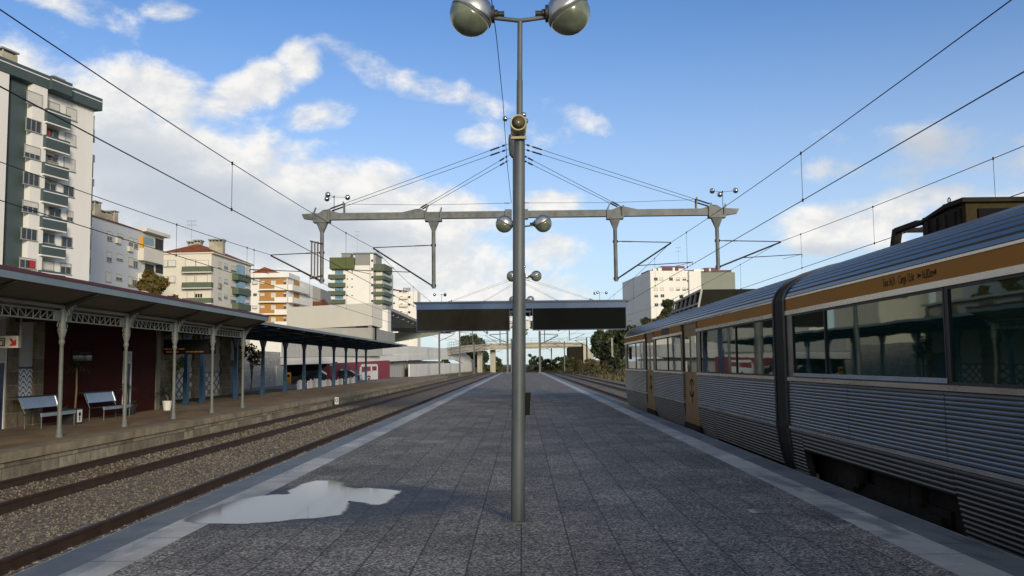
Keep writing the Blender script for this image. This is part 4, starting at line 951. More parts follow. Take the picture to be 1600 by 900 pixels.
for i,y in enumerate(cys):
    b = MB(); b.lathe([(.10,0),(.10,.05),(.08,.08),(.076,.20),(.058,.24),(.055,1.3),(.050,2.42),(.075,2.46),(.075,2.52),(.058,2.56),(.12,2.80),(.12,2.84),(.09,2.86),(.09,3.44)],(cx,y,LZ),n=18); c_ = b.build('column', MT['column'], ca, smooth=35)
    b = MB()      # scroll brackets: towards the track edge and along the girder
    for (ux,uy) in ((1,0),(0,1),(0,-1)):
        def Q(a,z): return (cx+ux*a,y+uy*a,z)
        r = .17 if uy else .26; h = .30 if uy else .42; zt = gz0-.0 if uy else 3.16
        b.tube([Q(.10+r*(1-math.cos(u)),zt-h*(1-math.sin(u))) for u in np.linspace(0,pi/2,9)],.020,6)
        for (cc,rr_) in (((.20,zt-.10),.06),((.15,zt-.21),.045)):
            b.tube([Q(cc[0]+rr_*math.cos(u),cc[1]+rr_*math.sin(u)) for u in np.linspace(0,2*pi,13)],.013,5)
    b.build('scroll_bracket', MT['column'], c_)
    b = MB(); b.prism([(cx+.05,y-.04,zC-.16),(cx+.05,y-.04,zC-.004),(CE-.01,y-.04,zE-.03),(CE-.01,y-.04,zE-.08),(cx+.5,y-.04,zC+.05)],(0,.08,0)); b.box(WX+.03,cx-.05,y-.04,y+.04,zW-.14,zW-.002); b.build('rafter', MT['canrib'], ca)
    if i < len(cys)-1:
        y2 = cys[i+1]; a,c = y+.16,y2-.16
        b = MB(); b.box(cx-.03,cx+.03,a,c,gz1-.035,gz1); b.box(cx-.03,cx+.03,a,c,gz0,gz0+.035)
        n = 9
        b.box(cx-.025,cx+.025,a-.05,a+.28,gz0+.036,gz1-.036); b.box(cx-.025,cx+.025,c-.28,c+.05,gz0+.036,gz1-.036)
        a += .28; c -= .28
        for k in range(n+1):
            yy = a+(c-a)*k/n; b.bar((cx,yy,gz0+.03),(cx,yy,gz1-.03),.018,.018)
            if k < n:
                yn = a+(c-a)*(k+1)/n; up = k < n/2
                b.bar((cx,yy,gz1-.03 if up else gz0+.03),(cx,yn,gz0+.03 if up else gz1-.03),.016,.02)
        b.build('lattice_girder', MT['column'], ca)
b = MB(); b.box(cx-.06,cx+.06,CY0,CY1,gz1+.06,gz1+.14); b.build('purlin', MT['canounder'], ca)
# blue canopy beyond
BX = -16.05; BE = -12.2
bl = thing('blue_canopy', 'long low blue steel canopy on braced blue posts along the station platform', 'canopy', (BX,66,LZ))
ze = aX(635,540,BE)[2]; 
zeA,zeB = 3.50,3.50
zpost = 3.05; YB0,YB1 = 40.2,95.5
b = MB(); b.prism([(BE,YB0,zeA-.02),(BE,YB0,zeA+.06),(BX,YB0,zpost+.32),(-19.5,YB0,3.6),(-19.5,YB0,3.52),(BX,YB0,zpost+.24)],(0,YB1-YB0,0)); b.build('roof', MT['soffit'], bl)
b = MB(); b.box(BE+.003,BE+.05,YB0,YB1,zeA-.04,zeA+.10); b.box(-19.55,-19.503,YB0,YB1,3.5,3.64); b.build('gutter', MT['canofas'], bl)
bys = [42.9,45.1]+[45.1+5.27*k for k in range(1,10)]
for y in bys:
    b = MB(); b.box(BX-.10,BX+.10,y-.15,y+.15,LZ,LZ+1.5); b.box(BX-.085,BX+.085,y-.12,y+.12,LZ+1.501,zpost); b.box(BX-.13,BX+.13,y-.18,y+.18,LZ,LZ+.02) if False else None
    p = b.build('post', MT['blue'], bl)
    b = MB()
    for s in (-1,1): b.prism([(BX-.05,y+s*.121,zpost-.55),(BX-.05,y+s*.62,zpost-.02),(BX-.05,y+s*.62,zpost+.16),(BX-.05,y+s*.121,zpost+.16)],(.1,0,0))
    b.build('knee_brace', MT['dkblue'], p)
    b = MB(); b.prism([(BX-.09,y-.07,zpost+.002),(BX-.09,y-.07,zpost+.22),(BE-.02,y-.07,zeA-.04),(BE-.02,y-.07,zeA-.12),(BX+.6,y-.07,zpost+.05)],(0,.14,0)); b.prism([(BX+.085,y-.068,zpost+.004),(BX+.085,y-.068,zpost+.21),(-19.4,y-.068,3.49),(-19.4,y-.068,3.42)],(0,.136,0)); b.build('rafter', MT['blue'], bl)
b = MB(); b.box(BX-.06,BX+.06,YB0,YB1,zpost+.165,zpost+.235); b.build('ridge_beam', MT['dkblue'], bl)
for k in range(3): b = MB(); xx = BX+1.0+k*.95; zz = np.interp(xx,[BX,BE],[zpost+.235,zeA-.025]); b.box(xx-.04,xx+.04,YB0,YB1,zz-.06,zz-.004); b.build('purlin', MT['dkblue'], bl)
# stone house with lattice tiles behind the blue posts
HX = -18.9
yh = lambda px,py=600: float(aX(px,py,HX)[1])
h = thing('stone_house', 'white house with granite quoins and lattice tile dado behind the blue posts', 'house', (-23,56,LZ))
ya,yb = 46.5,yh(377)
b = MB(); b.box(-27,HX-.05,ya,yb,LZ,5.0); b.build('wall', MT['plaster'], h)
zl0,zl1 = aX(335,615,HX)[2],aX(335,582,HX)[2]
qs = [(yh(301),yh(318)),(yh(344.5),yh(358)),(yh(372),yb+.04),(ya-.02,yh(271))]
for (a,c) in qs:
    b = MB(); b.box(HX-.06,HX+.06,a,c,LZ,4.9); k = LZ+.1
    while k < 4.5: b.box(HX-.06,HX+.056,a-.16,c+.16,k,k+.42); k += .84
    b.build('quoin', MT['quoin'], h)
for (a,c) in ((qs[3][1],qs[0][0]),(qs[0][1],qs[1][0])):
    b = MB(); b.box(HX-.05,HX-.03,a,c,zl0,zl1); d = b.build('lattice_panel', MT['lattice'], h)
    b = MB(); b.box(HX-.05,HX-.02,a,c,zl1+.002,zl1+.06); b.build('tile_border', MT['dkblue'], d)
b = MB(); b.box(HX-.05,HX-.0,yh(358)+.17,yh(372)-.17,LZ,aX(365,572,HX)[2]); d = b.build('door', MT['blue'], h)
b = MB(); b.box(HX-.05,HX+.03,yh(358)+.17,yh(372)-.17,aX(365,572,HX)[2]+.002,aX(365,563,HX)[2]); b.build('lintel', MT['quoin'], d)
b = MB(); b.box(-27.2,HX+.25,ya-.2,yb+.2,5.0,5.15); b.build('roof', MT['plaster'], h)
# whitewashed stone wall beyond the house
w0 = aY(368,600,66); w1_ = aY(446,600,86)
fr = Fr((w0[0]-.9,w0[1]-2),(w1_[0]-w0[0]+.4,w1_[1]-w0[1]+2)); Lw = np.hypot(w1_[0]-w0[0]+.4,w1_[1]-w0[1]+2)
z1 = fr.uz(400,548)[1]
b = MB(); b.fbox(fr,0,Lw,-.5,0,-.9,z1); tag(b.build('stone_wall', MT['rubble']), 'whitewashed rubble stone wall between the house and the undercroft', 'wall')

# furniture on the station platform
def bench(px_l, px_r, label, pyb):
    pl = aZ(px_l,pyb,LZ); pr = aZ(px_r,pyb-8,LZ)
    x = -14.35; y0 = float(aX(px_l,pyb,x)[1]); y1 = float(aX(px_r,pyb-9,x)[1])
    t = thing('bench', label, 'bench', (x-.3,(y0+y1)/2,LZ), 'platform benches')
    zs = LZ+.46
    for y in (y0+.05,y1-.05):
        b = MB(); b.tube([(x,y,LZ),(x,y,zs),(x-.50,y,zs-.04),(x-.50,y,LZ)],.02,8); b.tube([(x-.50,y,zs-.02),(x-.72,y,LZ+.95)],.018,8); b.build('leg_frame', MT['galv'], t, smooth=40)
    b = MB(); b.prism([(x+.04,y0,zs+.0),(x+.04,y0,zs-.10),(x+.0,y0,zs-.11),(x-.02,y0,zs+.005)],(0,y1-y0,0)); b.build('seat_edge', MT['silver'], t)
    b = MB(); b.prism([(x-.025,y0,zs-.02),(x-.025,y0,zs+.008),(x-.52,y0,zs-.02),(x-.52,y0,zs-.05)],(0,y1-y0,0)); b.build('seat', MT['dark'], t)
    b = MB(); b.prism([(x-.57,y0,zs+.14),(x-.53,y0,zs+.14),(x-.65,y0,LZ+.93),(x-.69,y0,LZ+.93)],(0,y1-y0,0)); bk = b.build('backrest', MT['silver'], t)
    b = MB(); b.prism([(x-.635,y0-.03,LZ+.932),(x-.635,y0-.03,LZ+.97),(x-.95,y0-.03,LZ+.96),(x-.95,y0-.03,LZ+.93)],(0,y1-y0+.06,0)); b.build('top_rail', MT['dark'], bk)
    for y in (y0,y1-.05): b = MB(); b.prism([(x-.545,y-.003,zs+.13),(x-.515,y-.003,zs+.14),(x-.635,y-.003,LZ+.93),(x-.67,y-.003,LZ+.93)],(0,.056,0)); b.build('back_end', MT['trainlight'], bk)
bench(63,117,'steel bench in front of the blue zigzag tiles', 669)
bench(161,203,'steel bench in front of the dark red wall beside the door', 657)
def frond_plant(base, trunk_h, n, L, label, name, cat, pot, seed, lm='lf_dark', droop=.5, width=.05):
    rr = np.random.default_rng(seed); base = np.array(base,float); t = thing(name,label,cat,base)
    r0 = .19
    b = MB(); b.lathe([(r0*.75,0),(r0,.34),(r0*1.08,.34),(r0*1.08,.39),(r0*.95,.39),(r0*.9,.33),(0,.33)],base,n=18); b.build('pot', MT[pot], t, smooth=40)
    top = base+np.array((rr.normal(0,.03),rr.normal(0,.03),.33+trunk_h))
    if trunk_h > .2:
        b = MB(); b.tube([base+(0,0,.3),base+(.02,.03,.33+trunk_h*.5),top],[.035,.03,.026],8); b.build('trunk', MT['palebark'], t, smooth=True)
    b = MB()
    for k in range(n):
        a = rr.uniform(0,2*pi); up = rr.uniform(.1,1.25); l = L*rr.uniform(.6,1.1); d = np.array((math.cos(a),math.sin(a),0)); sdv = np.array((-math.sin(a),math.cos(a),0)); w = width*rr.uniform(.7,1.2); pts = []
        for i in range(5):
            f = i/4; p = top+d*l*f*math.cos(up*.8)+np.array((0,0,l*(math.sin(up)*f-droop*f*f))); ww = w*(1-f)**.6*(.35+f if f < .5 else 1) ; pts.append((p-sdv*ww/2,p+sdv*ww/2))
        b.loft([list(q) for q in pts])
    b.build('leaves', MT[lm], t)
p0 = aZ(118,656,LZ)
frond_plant((-14.9,float(aX(117,640,-14.9)[1]),LZ),1.5,130,.8,'potted dragon palm with a bare pale trunk between the two benches','potted_palm','potted plant','dark',3)
frond_plant((-15.1,float(aX(99,645,-15.1)[1]),LZ),.02,40,.5,'low leafy potted plant behind the first bench','potted_plant','potted plant','dark',4,'lf_mid')
frond_plant((-15.0,float(aX(197,635,-15.0)[1]),LZ),.75,80,.5,'bushy potted plant in front of the blue door','potted_plant','potted plant','dark',5,'lf_dark',.7)
frond_plant((-15.05,float(aX(205,640,-15.05)[1]),LZ),.02,40,.45,'low green potted plant right of the blue door','potted_plant','potted plant','dark',6,'lf_mid')
frond_plant((-14.9,float(aX(261,634,-14.9)[1]),LZ),.35,36,1.0,'arching plant in a white pot at the corner of the red wall','potted_plant','potted plant','white',8,'lf_dark',.55,.09)
# black and white bin beside the first bench
p = aX(124,652,-14.3); t = thing('waste_box', 'black box with a white printed panel at the right end of the first bench', 'bin', (-14.5,p[1],LZ))
b = MB(); b.box(-14.75,-14.30,p[1]-.2,p[1]+.2,LZ,LZ+.50); b.build('box_body', MT['dark'], t)
b = MB(); b.box(-14.298,-14.29,p[1]-.15,p[1]+.16,LZ+.06,LZ+.46); f = b.build('printed_panel', MT['white'], t)
b = MB(); b.lathe([(.07,0),(.07,.004),(.04,.004),(.04,0)],(-14.289,p[1],LZ+.32),(1,0,0),n=14); b.box(-14.289,-14.285,p[1]-.03,p[1]+.03,LZ+.12,LZ+.24); b.build('print', MT['black'], f)
# platform 1 direction sign
t_y = 23.2; a = aY(28.5,524.5,t_y); c = aY(-30,544,t_y)
t = thing('direction_sign', 'white hanging sign with platform 1 box and red arrow under the iron canopy', 'sign', ((a[0]+c[0])/2,t_y,c[2]))
x0,x1,z0,z1 = c[0],a[0],c[2],a[2]
b = MB(); b.box(x0,x1,t_y,t_y+.10,z0,z1); b.build('sign_board', mat('sign_cream',(.60,.58,.50),.5,var=.05), t)
q = lambda px,py: aY(px,py,t_y-.004)
b = MB(); A,B = q(15,526.5),q(24,541); e = q(23.5,538.5); s0 = q(16,529)
b.bar(s0,e-np.array((.03,0,-.03)),.004,.06); b.prism([e+np.array((.03,0,-.03)),e+np.array((.03,0,.16)),e+np.array((-.16,0,-.03))],(0,.004,0)); b.build('arrow', MT['redp'], t)
b = MB(); l,r_,tp,bt = q(-8,528)[0],q(8,528)[0],q(4,528)[2],q(4,541)[2]
for (u0,u1,v0,v1) in ((l,r_,tp-.025,tp),(l,r_,bt,bt+.025),(l,l+.025,bt+.025,tp-.025),(r_-.025,r_,bt+.025,tp-.025),(l+.05,r_-.05,tp-.075,tp-.05)): b.box(u0,u1,t_y-.004,t_y-.001,v0,v1)
b.build('box_outline', MT['black'], t)
text_mesh('1',.24,MT['black'],t,lambda x,y,z:((l+r_)/2+x+.08,t_y-.004-z,(tp+bt)/2-.04+y),'digit')
b = MB(); b.tube([(x1+.03,t_y+.05,z0),(x1+.03,t_y+.05,3.05)],.03,8); b.build('hanger', MT['column'], t)
# departure board
d_y = 35.6; a = aY(256,531,d_y); c = aY(334,553,d_y)
t = thing('departure_board', 'black hanging departure board with amber letters under the iron canopy', 'display board', ((a[0]+c[0])/2,d_y,c[2]))
b = MB(); b.box(a[0],c[0],d_y,d_y+.25,c[2],a[2]); b.build('housing', MT['black'], t)
b = MB(); rr = random.Random(5)
for (py,f0,f1) in ((545.2,.02,.42),(549.8,.05,.30),(549.8,.45,.80)):
    z = aY(290,py,d_y)[2]; x = a[0]+(c[0]-a[0])*f0
    while x < a[0]+(c[0]-a[0])*f1:
        w = rr.choice((.02,.03,.035)); b.box(x,x+w,d_y-.004,d_y-.001,z-.02,z+.022); x += w+rr.choice((.012,.015,.04))
b.build('amber_rows', MT['amber'], t)
b = MB()
for f in (.15,.85): x = a[0]+(c[0]-a[0])*f; b.box(x-.02,x+.02,d_y+.1,d_y+.14,a[2],3.1)
b.build('hanger', MT['column'], t)
# white marker plate between platform and track
p = aX(526,626,-10.75); t = thing('marker_plate', 'small white zero marker plate beside the left track', 'marker', (p[0],p[1],-.93))
b = MB(); b.tube([(p[0],p[1]+.03,-.95),(p[0],p[1]+.03,p[2]-.1)],.02,6); b.build('stake', MT['galv'], t)
b = MB(); b.box(p[0]-.11,p[0]+.11,p[1],p[1]+.02,p[2]-.2,p[2]+.2); pl = b.build('plate', MT['white'], t)
text_mesh('0',.34,MT['black'],pl,lambda x,y,z:(p[0]+x,p[1]-.003-z,p[2]+y),'digit')
# little white picket fence behind the far blue posts
t = thing('picket_fence', 'uneven whitish board fence behind the far blue posts', 'fence', (-17,70,LZ))
ends = [(465,478,609,592.5),(481,497,607,592),(502,518,606,593),(521,536,604,592),(539,546,602,591),(547.5,556,600.5,588.5)]
rr = random.Random(3)
for (p0,p1,yb_,yt_) in ends:
    b = MB(); X = -17.05; ya_,yc_ = float(aX(p0,yb_,X)[1]),float(aX(p1,yb_-1,X)[1]); z0 = LZ-.02; z1 = aX((p0+p1)/2,yt_,X)[2]
    n = max(3,int((yc_-ya_)/.45))
    for k in range(n):
        a_ = ya_+(yc_-ya_)*k/n; c_ = ya_+(yc_-ya_)*(k+1)/n-.03; zz = z1+rr.uniform(-.12,.05); b.prism([(X,a_,z0),(X,c_,z0),(X,c_,zz-.06),(X,(a_+c_)/2,zz),(X,a_,zz-.06)],(-.05,0,0))
    b.box(X-.09,X-.052,ya_,yc_,z0+.35,z0+.45); b.build('fence_panel', MT['whitec'], t)

# ------------------------------------------------------------------ modern concrete station block, deck and walls
def pl(pts):     # polyline of facade frames through (px, Y) points at a reference pixel row
    return [aY(px,py,Y) for px,py,Y in pts]
dk = pl([(416,565,85),(596,560,126),(640,558,146),(700,560,205),(727,560,243),(738.5,562,262)])
def wall_seg(mb, P, Q, z0a, z0b, z1a, z1b, th=.5):
    d = np.array((Q[0]-P[0],Q[1]-P[1],0)); d /= np.linalg.norm(d); n = np.array((-d[1],d[0],0))*th
    if n[0] > 0: n = -n
    A = lambda p,z: np.array((p[0],p[1],z))
    mb.hexa([A(P,z0a),A(Q,z0b),A(Q,z0b)+n,A(P,z0a)+n,A(P,z1a),A(Q,z1b),A(Q,z1b)+n,A(P,z1a)+n])
zpx = lambda P,px,py: aY(px,py,P[1])[2]
dkb = thing('parking_deck', 'long white concrete parking deck and ramp with a curved parapet end behind the station platform', 'parking deck', (dk[0][0]-5,dk[0][1]+20,-1))
zb = [zpx(dk[0],416,571),zpx(dk[1],596,565.5),zpx(dk[2],640,563),zpx(dk[3],700,561.5)]
zt = [zpx(dk[0],416,560.5),zpx(dk[1],596,555),zpx(dk[2],640,554),zpx(dk[3],700,554)]
zu = [None,zpx(dk[1],596,541),zpx(dk[2],640,540.5),zpx(dk[3],700,544.5)]
b = MB()
for i in range(2): wall_seg(b,dk[i],dk[i+1],zb[i],zb[i+1],zt[i],zt[i+1],.4)
wall_seg(b,dk[2],dk[3],zb[2],zb[3],zt[2],zt[3],.4); b.build('deck_edge', MT['whitec'], dkb)
b = MB(); back = [p+np.array((-26,6,0)) for p in dk]
for i in range(3): wall_seg(b,dk[i]+np.array((-.42,0,0)),dk[i+1]+np.array((-.42,0,0)),zb[i]+.02,zb[i+1]+.02,zt[i]-.1,zt[i+1]-.1,24)
b.build('deck_slab', MT['greyc'], dkb)
b = MB(); m_ = dk[1]; wall_seg(b,dk[1]+np.array((-.1,-6,0)),dk[2]+np.array((-.1,0,0)),zt[1]+.012,zt[2]+.012,zu[1],zu[2],.3); wall_seg(b,dk[2]+np.array((-.1,0,0)),dk[3]+np.array((-.1,0,0)),zt[2]+.012,zt[3]+.012,zu[2],zu[3],.3)
# curved end of the ramp parapet
cur = [(700,544.5,554,561.5),(712,545,556,562.5),(720,547.5,559.5,566),(728,552,565,569.5),(734,557,569.5,570.5),(738,563,571,572)]
prev = None
for (px,yu,ym,yl) in cur:
    Y = np.interp(px,[700,738],[205,262]); P = aY(px,560,Y); e = (P,aY(px,yu,Y)[2],aY(px,yl,Y)[2])
    if prev is not None: wall_seg(b,prev[0],P,prev[2],e[2],prev[1],e[1],.35)
    prev = e
P = aY(738.2,560,262.2); P2 = aY(741.5,560,263); wall_seg(b,P,P2,-1,-1,aY(739,561.5,262)[2],aY(740,562,262)[2],.6)
b.build('parapet', MT['whitec'], dkb)
b = MB(); pts = [dk[1]+np.array((-1.2,-3,0)),dk[2]+np.array((-1.2,0,0)),dk[3]+np.array((-1.2,0,0)),dk[5]+np.array((-1.2,0,0))]
for i in range(3):
    P,Q = pts[i],pts[i+1]; n = 16
    for k in range(n):
        A = P+(Q-P)*k/n; B = P+(Q-P)*(k+.86)/n; wall_seg(b,A,B,-1,-1,2.2 if i<2 else 1.2,2.2 if i<2 else 1.2,.15)
b.build('slatted_screen', MT['slatg'], dkb)
b = MB()
for i,(P,Q) in enumerate(((dk[2]+np.array((.9,0,0))*0,dk[3]),(dk[3],dk[5]))):
    zz = [aY(645,569,P[1])[2] if i==0 else aY(700,567.5,P[1])[2], aY(700,567.5,Q[1])[2] if i==0 else aY(738,568,Q[1])[2]]
    n = 6
    for k in range(n):
        A = P+(Q-P)*k/n; B = P+(Q-P)*(k+.985)/n; wall_seg(b,A+(.05,0,0),B+(.05,0,0),-.55,-.55,zz[0]+(zz[1]-zz[0])*k/n,zz[0]+(zz[1]-zz[0])*(k+1)/n,.25)
b.build('lower_wall', MT['whitec'], dkb)
b = MB(); wall_seg(b,dk[2],dk[3],-1.05,-1.05,-.56,-.56,.3); wall_seg(b,dk[3],dk[5],-1.05,-1.05,-.56,-.56,.3); b.build('footing', MT['greyc'], dkb)
# railing of grey slats on the deck
b = MB(); f0 = aY(440,556,90); f1 = aY(598,554,124)
n = 90
z0f = lambda k: zpx(f0,440,558)+(zpx(f1,598,556)-zpx(f0,440,558))*k; z1f = lambda k: zpx(f0,440,534)+(zpx(f1,598,541)-zpx(f0,440,534))*k
for k in range(n): wall_seg(b,f0+(f1-f0)*k/n,f0+(f1-f0)*(k+.72)/n,z0f(k/n),z0f(k/n),z1f(k/n),z1f(k/n),.06)
b.build('railing', MT['slatg'], dkb)
# undercroft behind: dark back wall, crimson mural, ticket machine
mu = aY(515,590,96); mv = aY(609,585,124)
fm = Fr((mu[0],mu[1]),(mv[0]-mu[0],mv[1]-mu[1])); Lm = np.hypot(mv[0]-mu[0],mv[1]-mu[1])
mw = thing('mural_wall', 'crimson wall painted with a white seated figure and a white bus', 'mural wall', (mu[0],mu[1],-1))
zt_ = fm.uz(515,568)[1]; zt2 = fm.uz(609,563)[1]
b = MB(); b.add([fm.P(0,0,-1),fm.P(Lm,0,-1),fm.P(Lm,0,zt2),fm.P(0,0,zt_),fm.P(0,-.3,-1),fm.P(Lm,-.3,-1),fm.P(Lm,-.3,zt2),fm.P(0,-.3,zt_)],[(0,1,2,3),(7,6,5,4),(0,4,5,1),(1,5,6,2),(2,6,7,3),(3,7,4,0)]); b.build('wall_panel', MT['mural'], mw)
z6 = lambda x,y: (400+x/5.333, 480+y/5.333)
def paint(polys, name):
    b = MB()
    for poly in polys:
        P = [fm.P(*(lambda uz:(uz[0],.03,uz[1]))(fm.uz(*z6(x,y)))) for x,y in poly]; b.prism(P, fm.n*-.025)
    return b.build(name, MT['whitec'], mw)
circ = lambda cx,cy,rx,ry,n=14: [(cx+rx*math.cos(2*pi*k/n),cy+ry*math.sin(2*pi*k/n)) for k in range(n)]
paint([circ(714,526,11,13),[(703,545),(724,543),(738,565),(740,598),(700,598),(705,572),(690,592),(682,588)]],'seated_figure')
def ringp(x0,y0,x1,y1,t): return [[(x0,y0),(x1,y0),(x1,y0+t),(x0,y0+t)],[(x0,y0+t),(x0+t,y0+t),(x0+t,y1),(x0,y1)],[(x1-t,y0+t),(x1,y0+t),(x1,y1),(x1-t,y1)]]
paint([[(868,488),(885,474),(1008,474),(1014,492),(880,496)],[(866,498),(880,496),(878,540),(862,545)],[(862,545),(962,530),(962,545),(925,575),(920,606),(868,606)],[(956,494),(966,494),(966,530),(956,530)],[(964,530),(1014,526),(1014,606),(962,606),(955,578),(940,570)],[(1006,492),(1014,492),(1014,526),(1006,526)],circ(938,597,20,14)],'bus_picture')
b = MB(); P = [fm.P(*(lambda uz:(uz[0],.06,uz[1]))(fm.uz(*z6(x,y)))) for x,y in circ(938,597,10,8)]; b.prism(P,fm.n*-.02); b.build('painted_wheel', MT['mural'], mw)
paint([[(615,476),(635,474),(635,488),(615,490)]],'corner_mark')
un = thing('undercroft_wall', 'dark recess wall under the white parking deck', 'wall', (dk[0][0]-8,dk[0][1]+14,-1))
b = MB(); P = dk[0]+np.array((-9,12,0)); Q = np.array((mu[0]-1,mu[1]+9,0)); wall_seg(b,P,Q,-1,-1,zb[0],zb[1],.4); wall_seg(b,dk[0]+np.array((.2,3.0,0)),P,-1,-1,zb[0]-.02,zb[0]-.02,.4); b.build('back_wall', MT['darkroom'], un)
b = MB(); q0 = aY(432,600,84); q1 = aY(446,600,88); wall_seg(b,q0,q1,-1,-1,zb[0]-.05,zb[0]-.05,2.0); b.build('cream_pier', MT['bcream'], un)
t_ = aY(450.5,600,89); t = thing('ticket_machine', 'yellow ticket machine at the mouth of the undercroft', 'machine', (t_[0],t_[1],-.36))
b = MB(); zt3 = aY(451,582,89)[2]; b.box(t_[0]-.17,t_[0]+.17,89,89.4,-.36,zt3); b.build('cabinet', MT['yellow'], t)
b = MB(); b.box(t_[0]-.12,t_[0]+.12,88.98,88.998,zt3-.45,zt3-.2); b.build('screen', MT['black'], t)
# parked dark cars low in the undercroft
def car(x,y,label,m):
    t = thing('parked_car', label, 'car', (x,y,-.4), 'cars parked under the deck')
    b = MB(); pr = [(-.0,.25),(.0,.75),(.9,.85),(1.5,1.35),(3.0,1.38),(3.8,.9),(4.2,.8),(4.25,.3)]; b.prism([(x+a-2.1,y-.8,-.4+h) for a,h in pr],(0,1.6,0)); bd = b.build('body', m, t)
    b = MB(); b.prism([(x-2.1+a,y-.81,-.4+h) for a,h in ((1.05,.9),(1.55,1.28),(2.95,1.3),(3.55,.92))],(0,1.62,0)); b.build('side_glass', MT['pane'], bd)
    for a in (.8,3.4): b = MB(); b.lathe([(0,0),(.3,0),(.3,1.66),(0,1.66)],(x-2.1+a,y-.83,-.1),(0,1,0),n=14); b.build('wheel', MT['rubber'], t)
cdark = mat('car_paint_dark',(.03,.03,.035),.25,coat=.5); 
car(-22.6,97,'dark car parked under the deck behind the white board fence, left one',cdark); car(-19.8+-.2,100,'dark car parked under the deck left of the crimson wall',cdark)
# the big cream block, grey lower storey and sloping roof over the road
cb = thing('concrete_hall', 'large cream and grey concrete hall with a ribbed overhanging roof above the parking deck', 'hall', (-30,122,-1))
K = aY(581.7,490,120); Lc = aY(448,490,132); fr1 = Fr((Lc[0],Lc[1]),(K[0]-Lc[0],K[1]-Lc[1])); L1 = np.hypot(K[0]-Lc[0],K[1]-Lc[1])
Kr = aY(611,495,138); fr2 = Fr((K[0],K[1]),(Kr[0]-K[0],Kr[1]-K[1])); L2 = np.hypot(Kr[0]-K[0],Kr[1]-K[1])
zT = fr1.uz(581.7,473.3)[1]; zB = fr1.uz(581.7,508.3)[1]; zTl = fr1.uz(452,480)[1]
uM = fr2.uz(597.5,495)[0]
b = MB(); M_ = fr2.P(uM,0,0); A = [fr1.P(0,0,0),K,M_,M_+np.array((-9,10,0)),fr1.P(0,0,0)+np.array((-2,14,0))]
poly = [np.array((p[0],p[1],zB)) for p in A]; zts = [zTl,zT,zT,zT,zTl]
b.add(poly+[np.array((p[0],p[1],z)) for p,z in zip(A,zts)],[(4,3,2,1,0),(5,6,7,8,9)]+[(i,(i+1)%5,(i+1)%5+5,i+5) for i in range(5)]); b.build('upper_volume', MT['creamc'], cb)
b = MB(); b.fbox(fr2,uM+.01,L2-3.6,-5,-1.2,zB-.5,zT-.3); b.build('recess', MT['greyc'], cb)
zPb = fr2.uz(607,518)[1]
b = MB(); b.fbox(fr2,L2-3.5,L2,-5,0,zPb,zT-.02); b.build('pier', MT['whitec'], cb)
b = MB(); zg = fr1.uz(575,525)[1]; u0 = fr1.uz(551,510)[0]; u1 = fr1.uz(574.5,510)[0]

bk_ = np.array((-1.6,10,0))
def face_block(b,u0,u1,w,z0,z1):
    b.prism([fr1.P(u0,w,z0),fr1.P(u1,w,z0),fr1.P(u1,w,z1),fr1.P(u0,w,z1)],bk_)
face_block(b,.3,u0,-.5,zg-2.5,zB-.02); face_block(b,u1,L1-.1,-.05,zg-2.5,zB-.02); b.fbox(fr2,.15,fr2.uz(617,515)[0],-10,.02,fr2.uz(605,534)[1]-1,zPb-.02) ; b.build('lower_storey', MT['greyc'], cb)
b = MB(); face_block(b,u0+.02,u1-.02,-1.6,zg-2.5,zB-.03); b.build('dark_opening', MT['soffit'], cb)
zr_ = aY(603,482.5,138)[2]
edge = [aZ(px,py,zr_) for px,py in ((603,482.5),(625,491.5),(650,502.5),(680,512.5),(712,519.5))]
b = MB(); P = edge+[edge[-1]+np.array((-13,0,0)),edge[0]+np.array((-13,4,0))]; k = len(P)
b.add(P+[p+np.array((0,0,.5)) for p in P],[tuple(range(k-1,-1,-1)),tuple(range(k,2*k))]+[(i,(i+1)%k,(i+1)%k+k,i+k) for i in range(k)]); rf = b.build('overhanging_roof', MT['greyc'], cb)
for f in np.linspace(.04,.96,13):
    q = f*(len(edge)-1); i0 = int(q); p = edge[i0]+(edge[min(i0+1,len(edge)-1)]-edge[i0])*(q-i0); b = MB(); b.box(p[0]-12.5,p[0]-.5,p[1]-.16,p[1]+.16,zr_-.45,zr_-.01); b.build('rib', MT['slatg'], rf)
b = MB(); P = [aY(px,py,205) for px,py in ((612,520),(690,519.5),(684,523),(616,535))]; b.prism(P,(-1.5,4,0)); b.build('rear_soffit', MT['ggreen'], cb)

# ------------------------------------------------------------------ apartment buildings of the town
GZ = -1.06
def window(parent, fr, r, w=0., shut=0., glass='pane', mull=1, blind='shut', sill=True, name='window'):
    u0,u1,z0,z1 = r if len(r) == 4 and isinstance(r, tuple) and r[0] == 'uz' else fr.rect(r, w)
    t = min(.07,(u1-u0)*.08); b = MB(); zs = z1-(z1-z0)*shut
    b.fbox(fr,u0-t,u1+t,w-.02,w+.05,z1,z1+t); b.fbox(fr,u0-t,u0,w-.02,w+.05,z0,z1); b.fbox(fr,u1,u1+t,w-.02,w+.05,z0,z1)
    if shut < .95:
        for k in range(1,mull+1): um = u0+(u1-u0)*k/(mull+1); b.fbox(fr,um-t/2,um+t/2,w+.005,w+.03,z0,zs-.002)
    if sill: b.fbox(fr,u0-t*1.6,u1+t*1.6,w-.02,w+.12,z0-.09,z0-.002)
    wn = b.build(name, MT['alum'], parent)
    if shut < .95: b = MB(); b.fbox(fr,u0,u1,w-.02,w+.004,z0,zs-.001); b.build('pane', MT[glass], wn)
    if shut > .02: b = MB(); b.fbox(fr,u0,u1,w-.02,w+.02,max(zs,z0),z1); b.build('shutter', MT[blind], wn)
    return wn
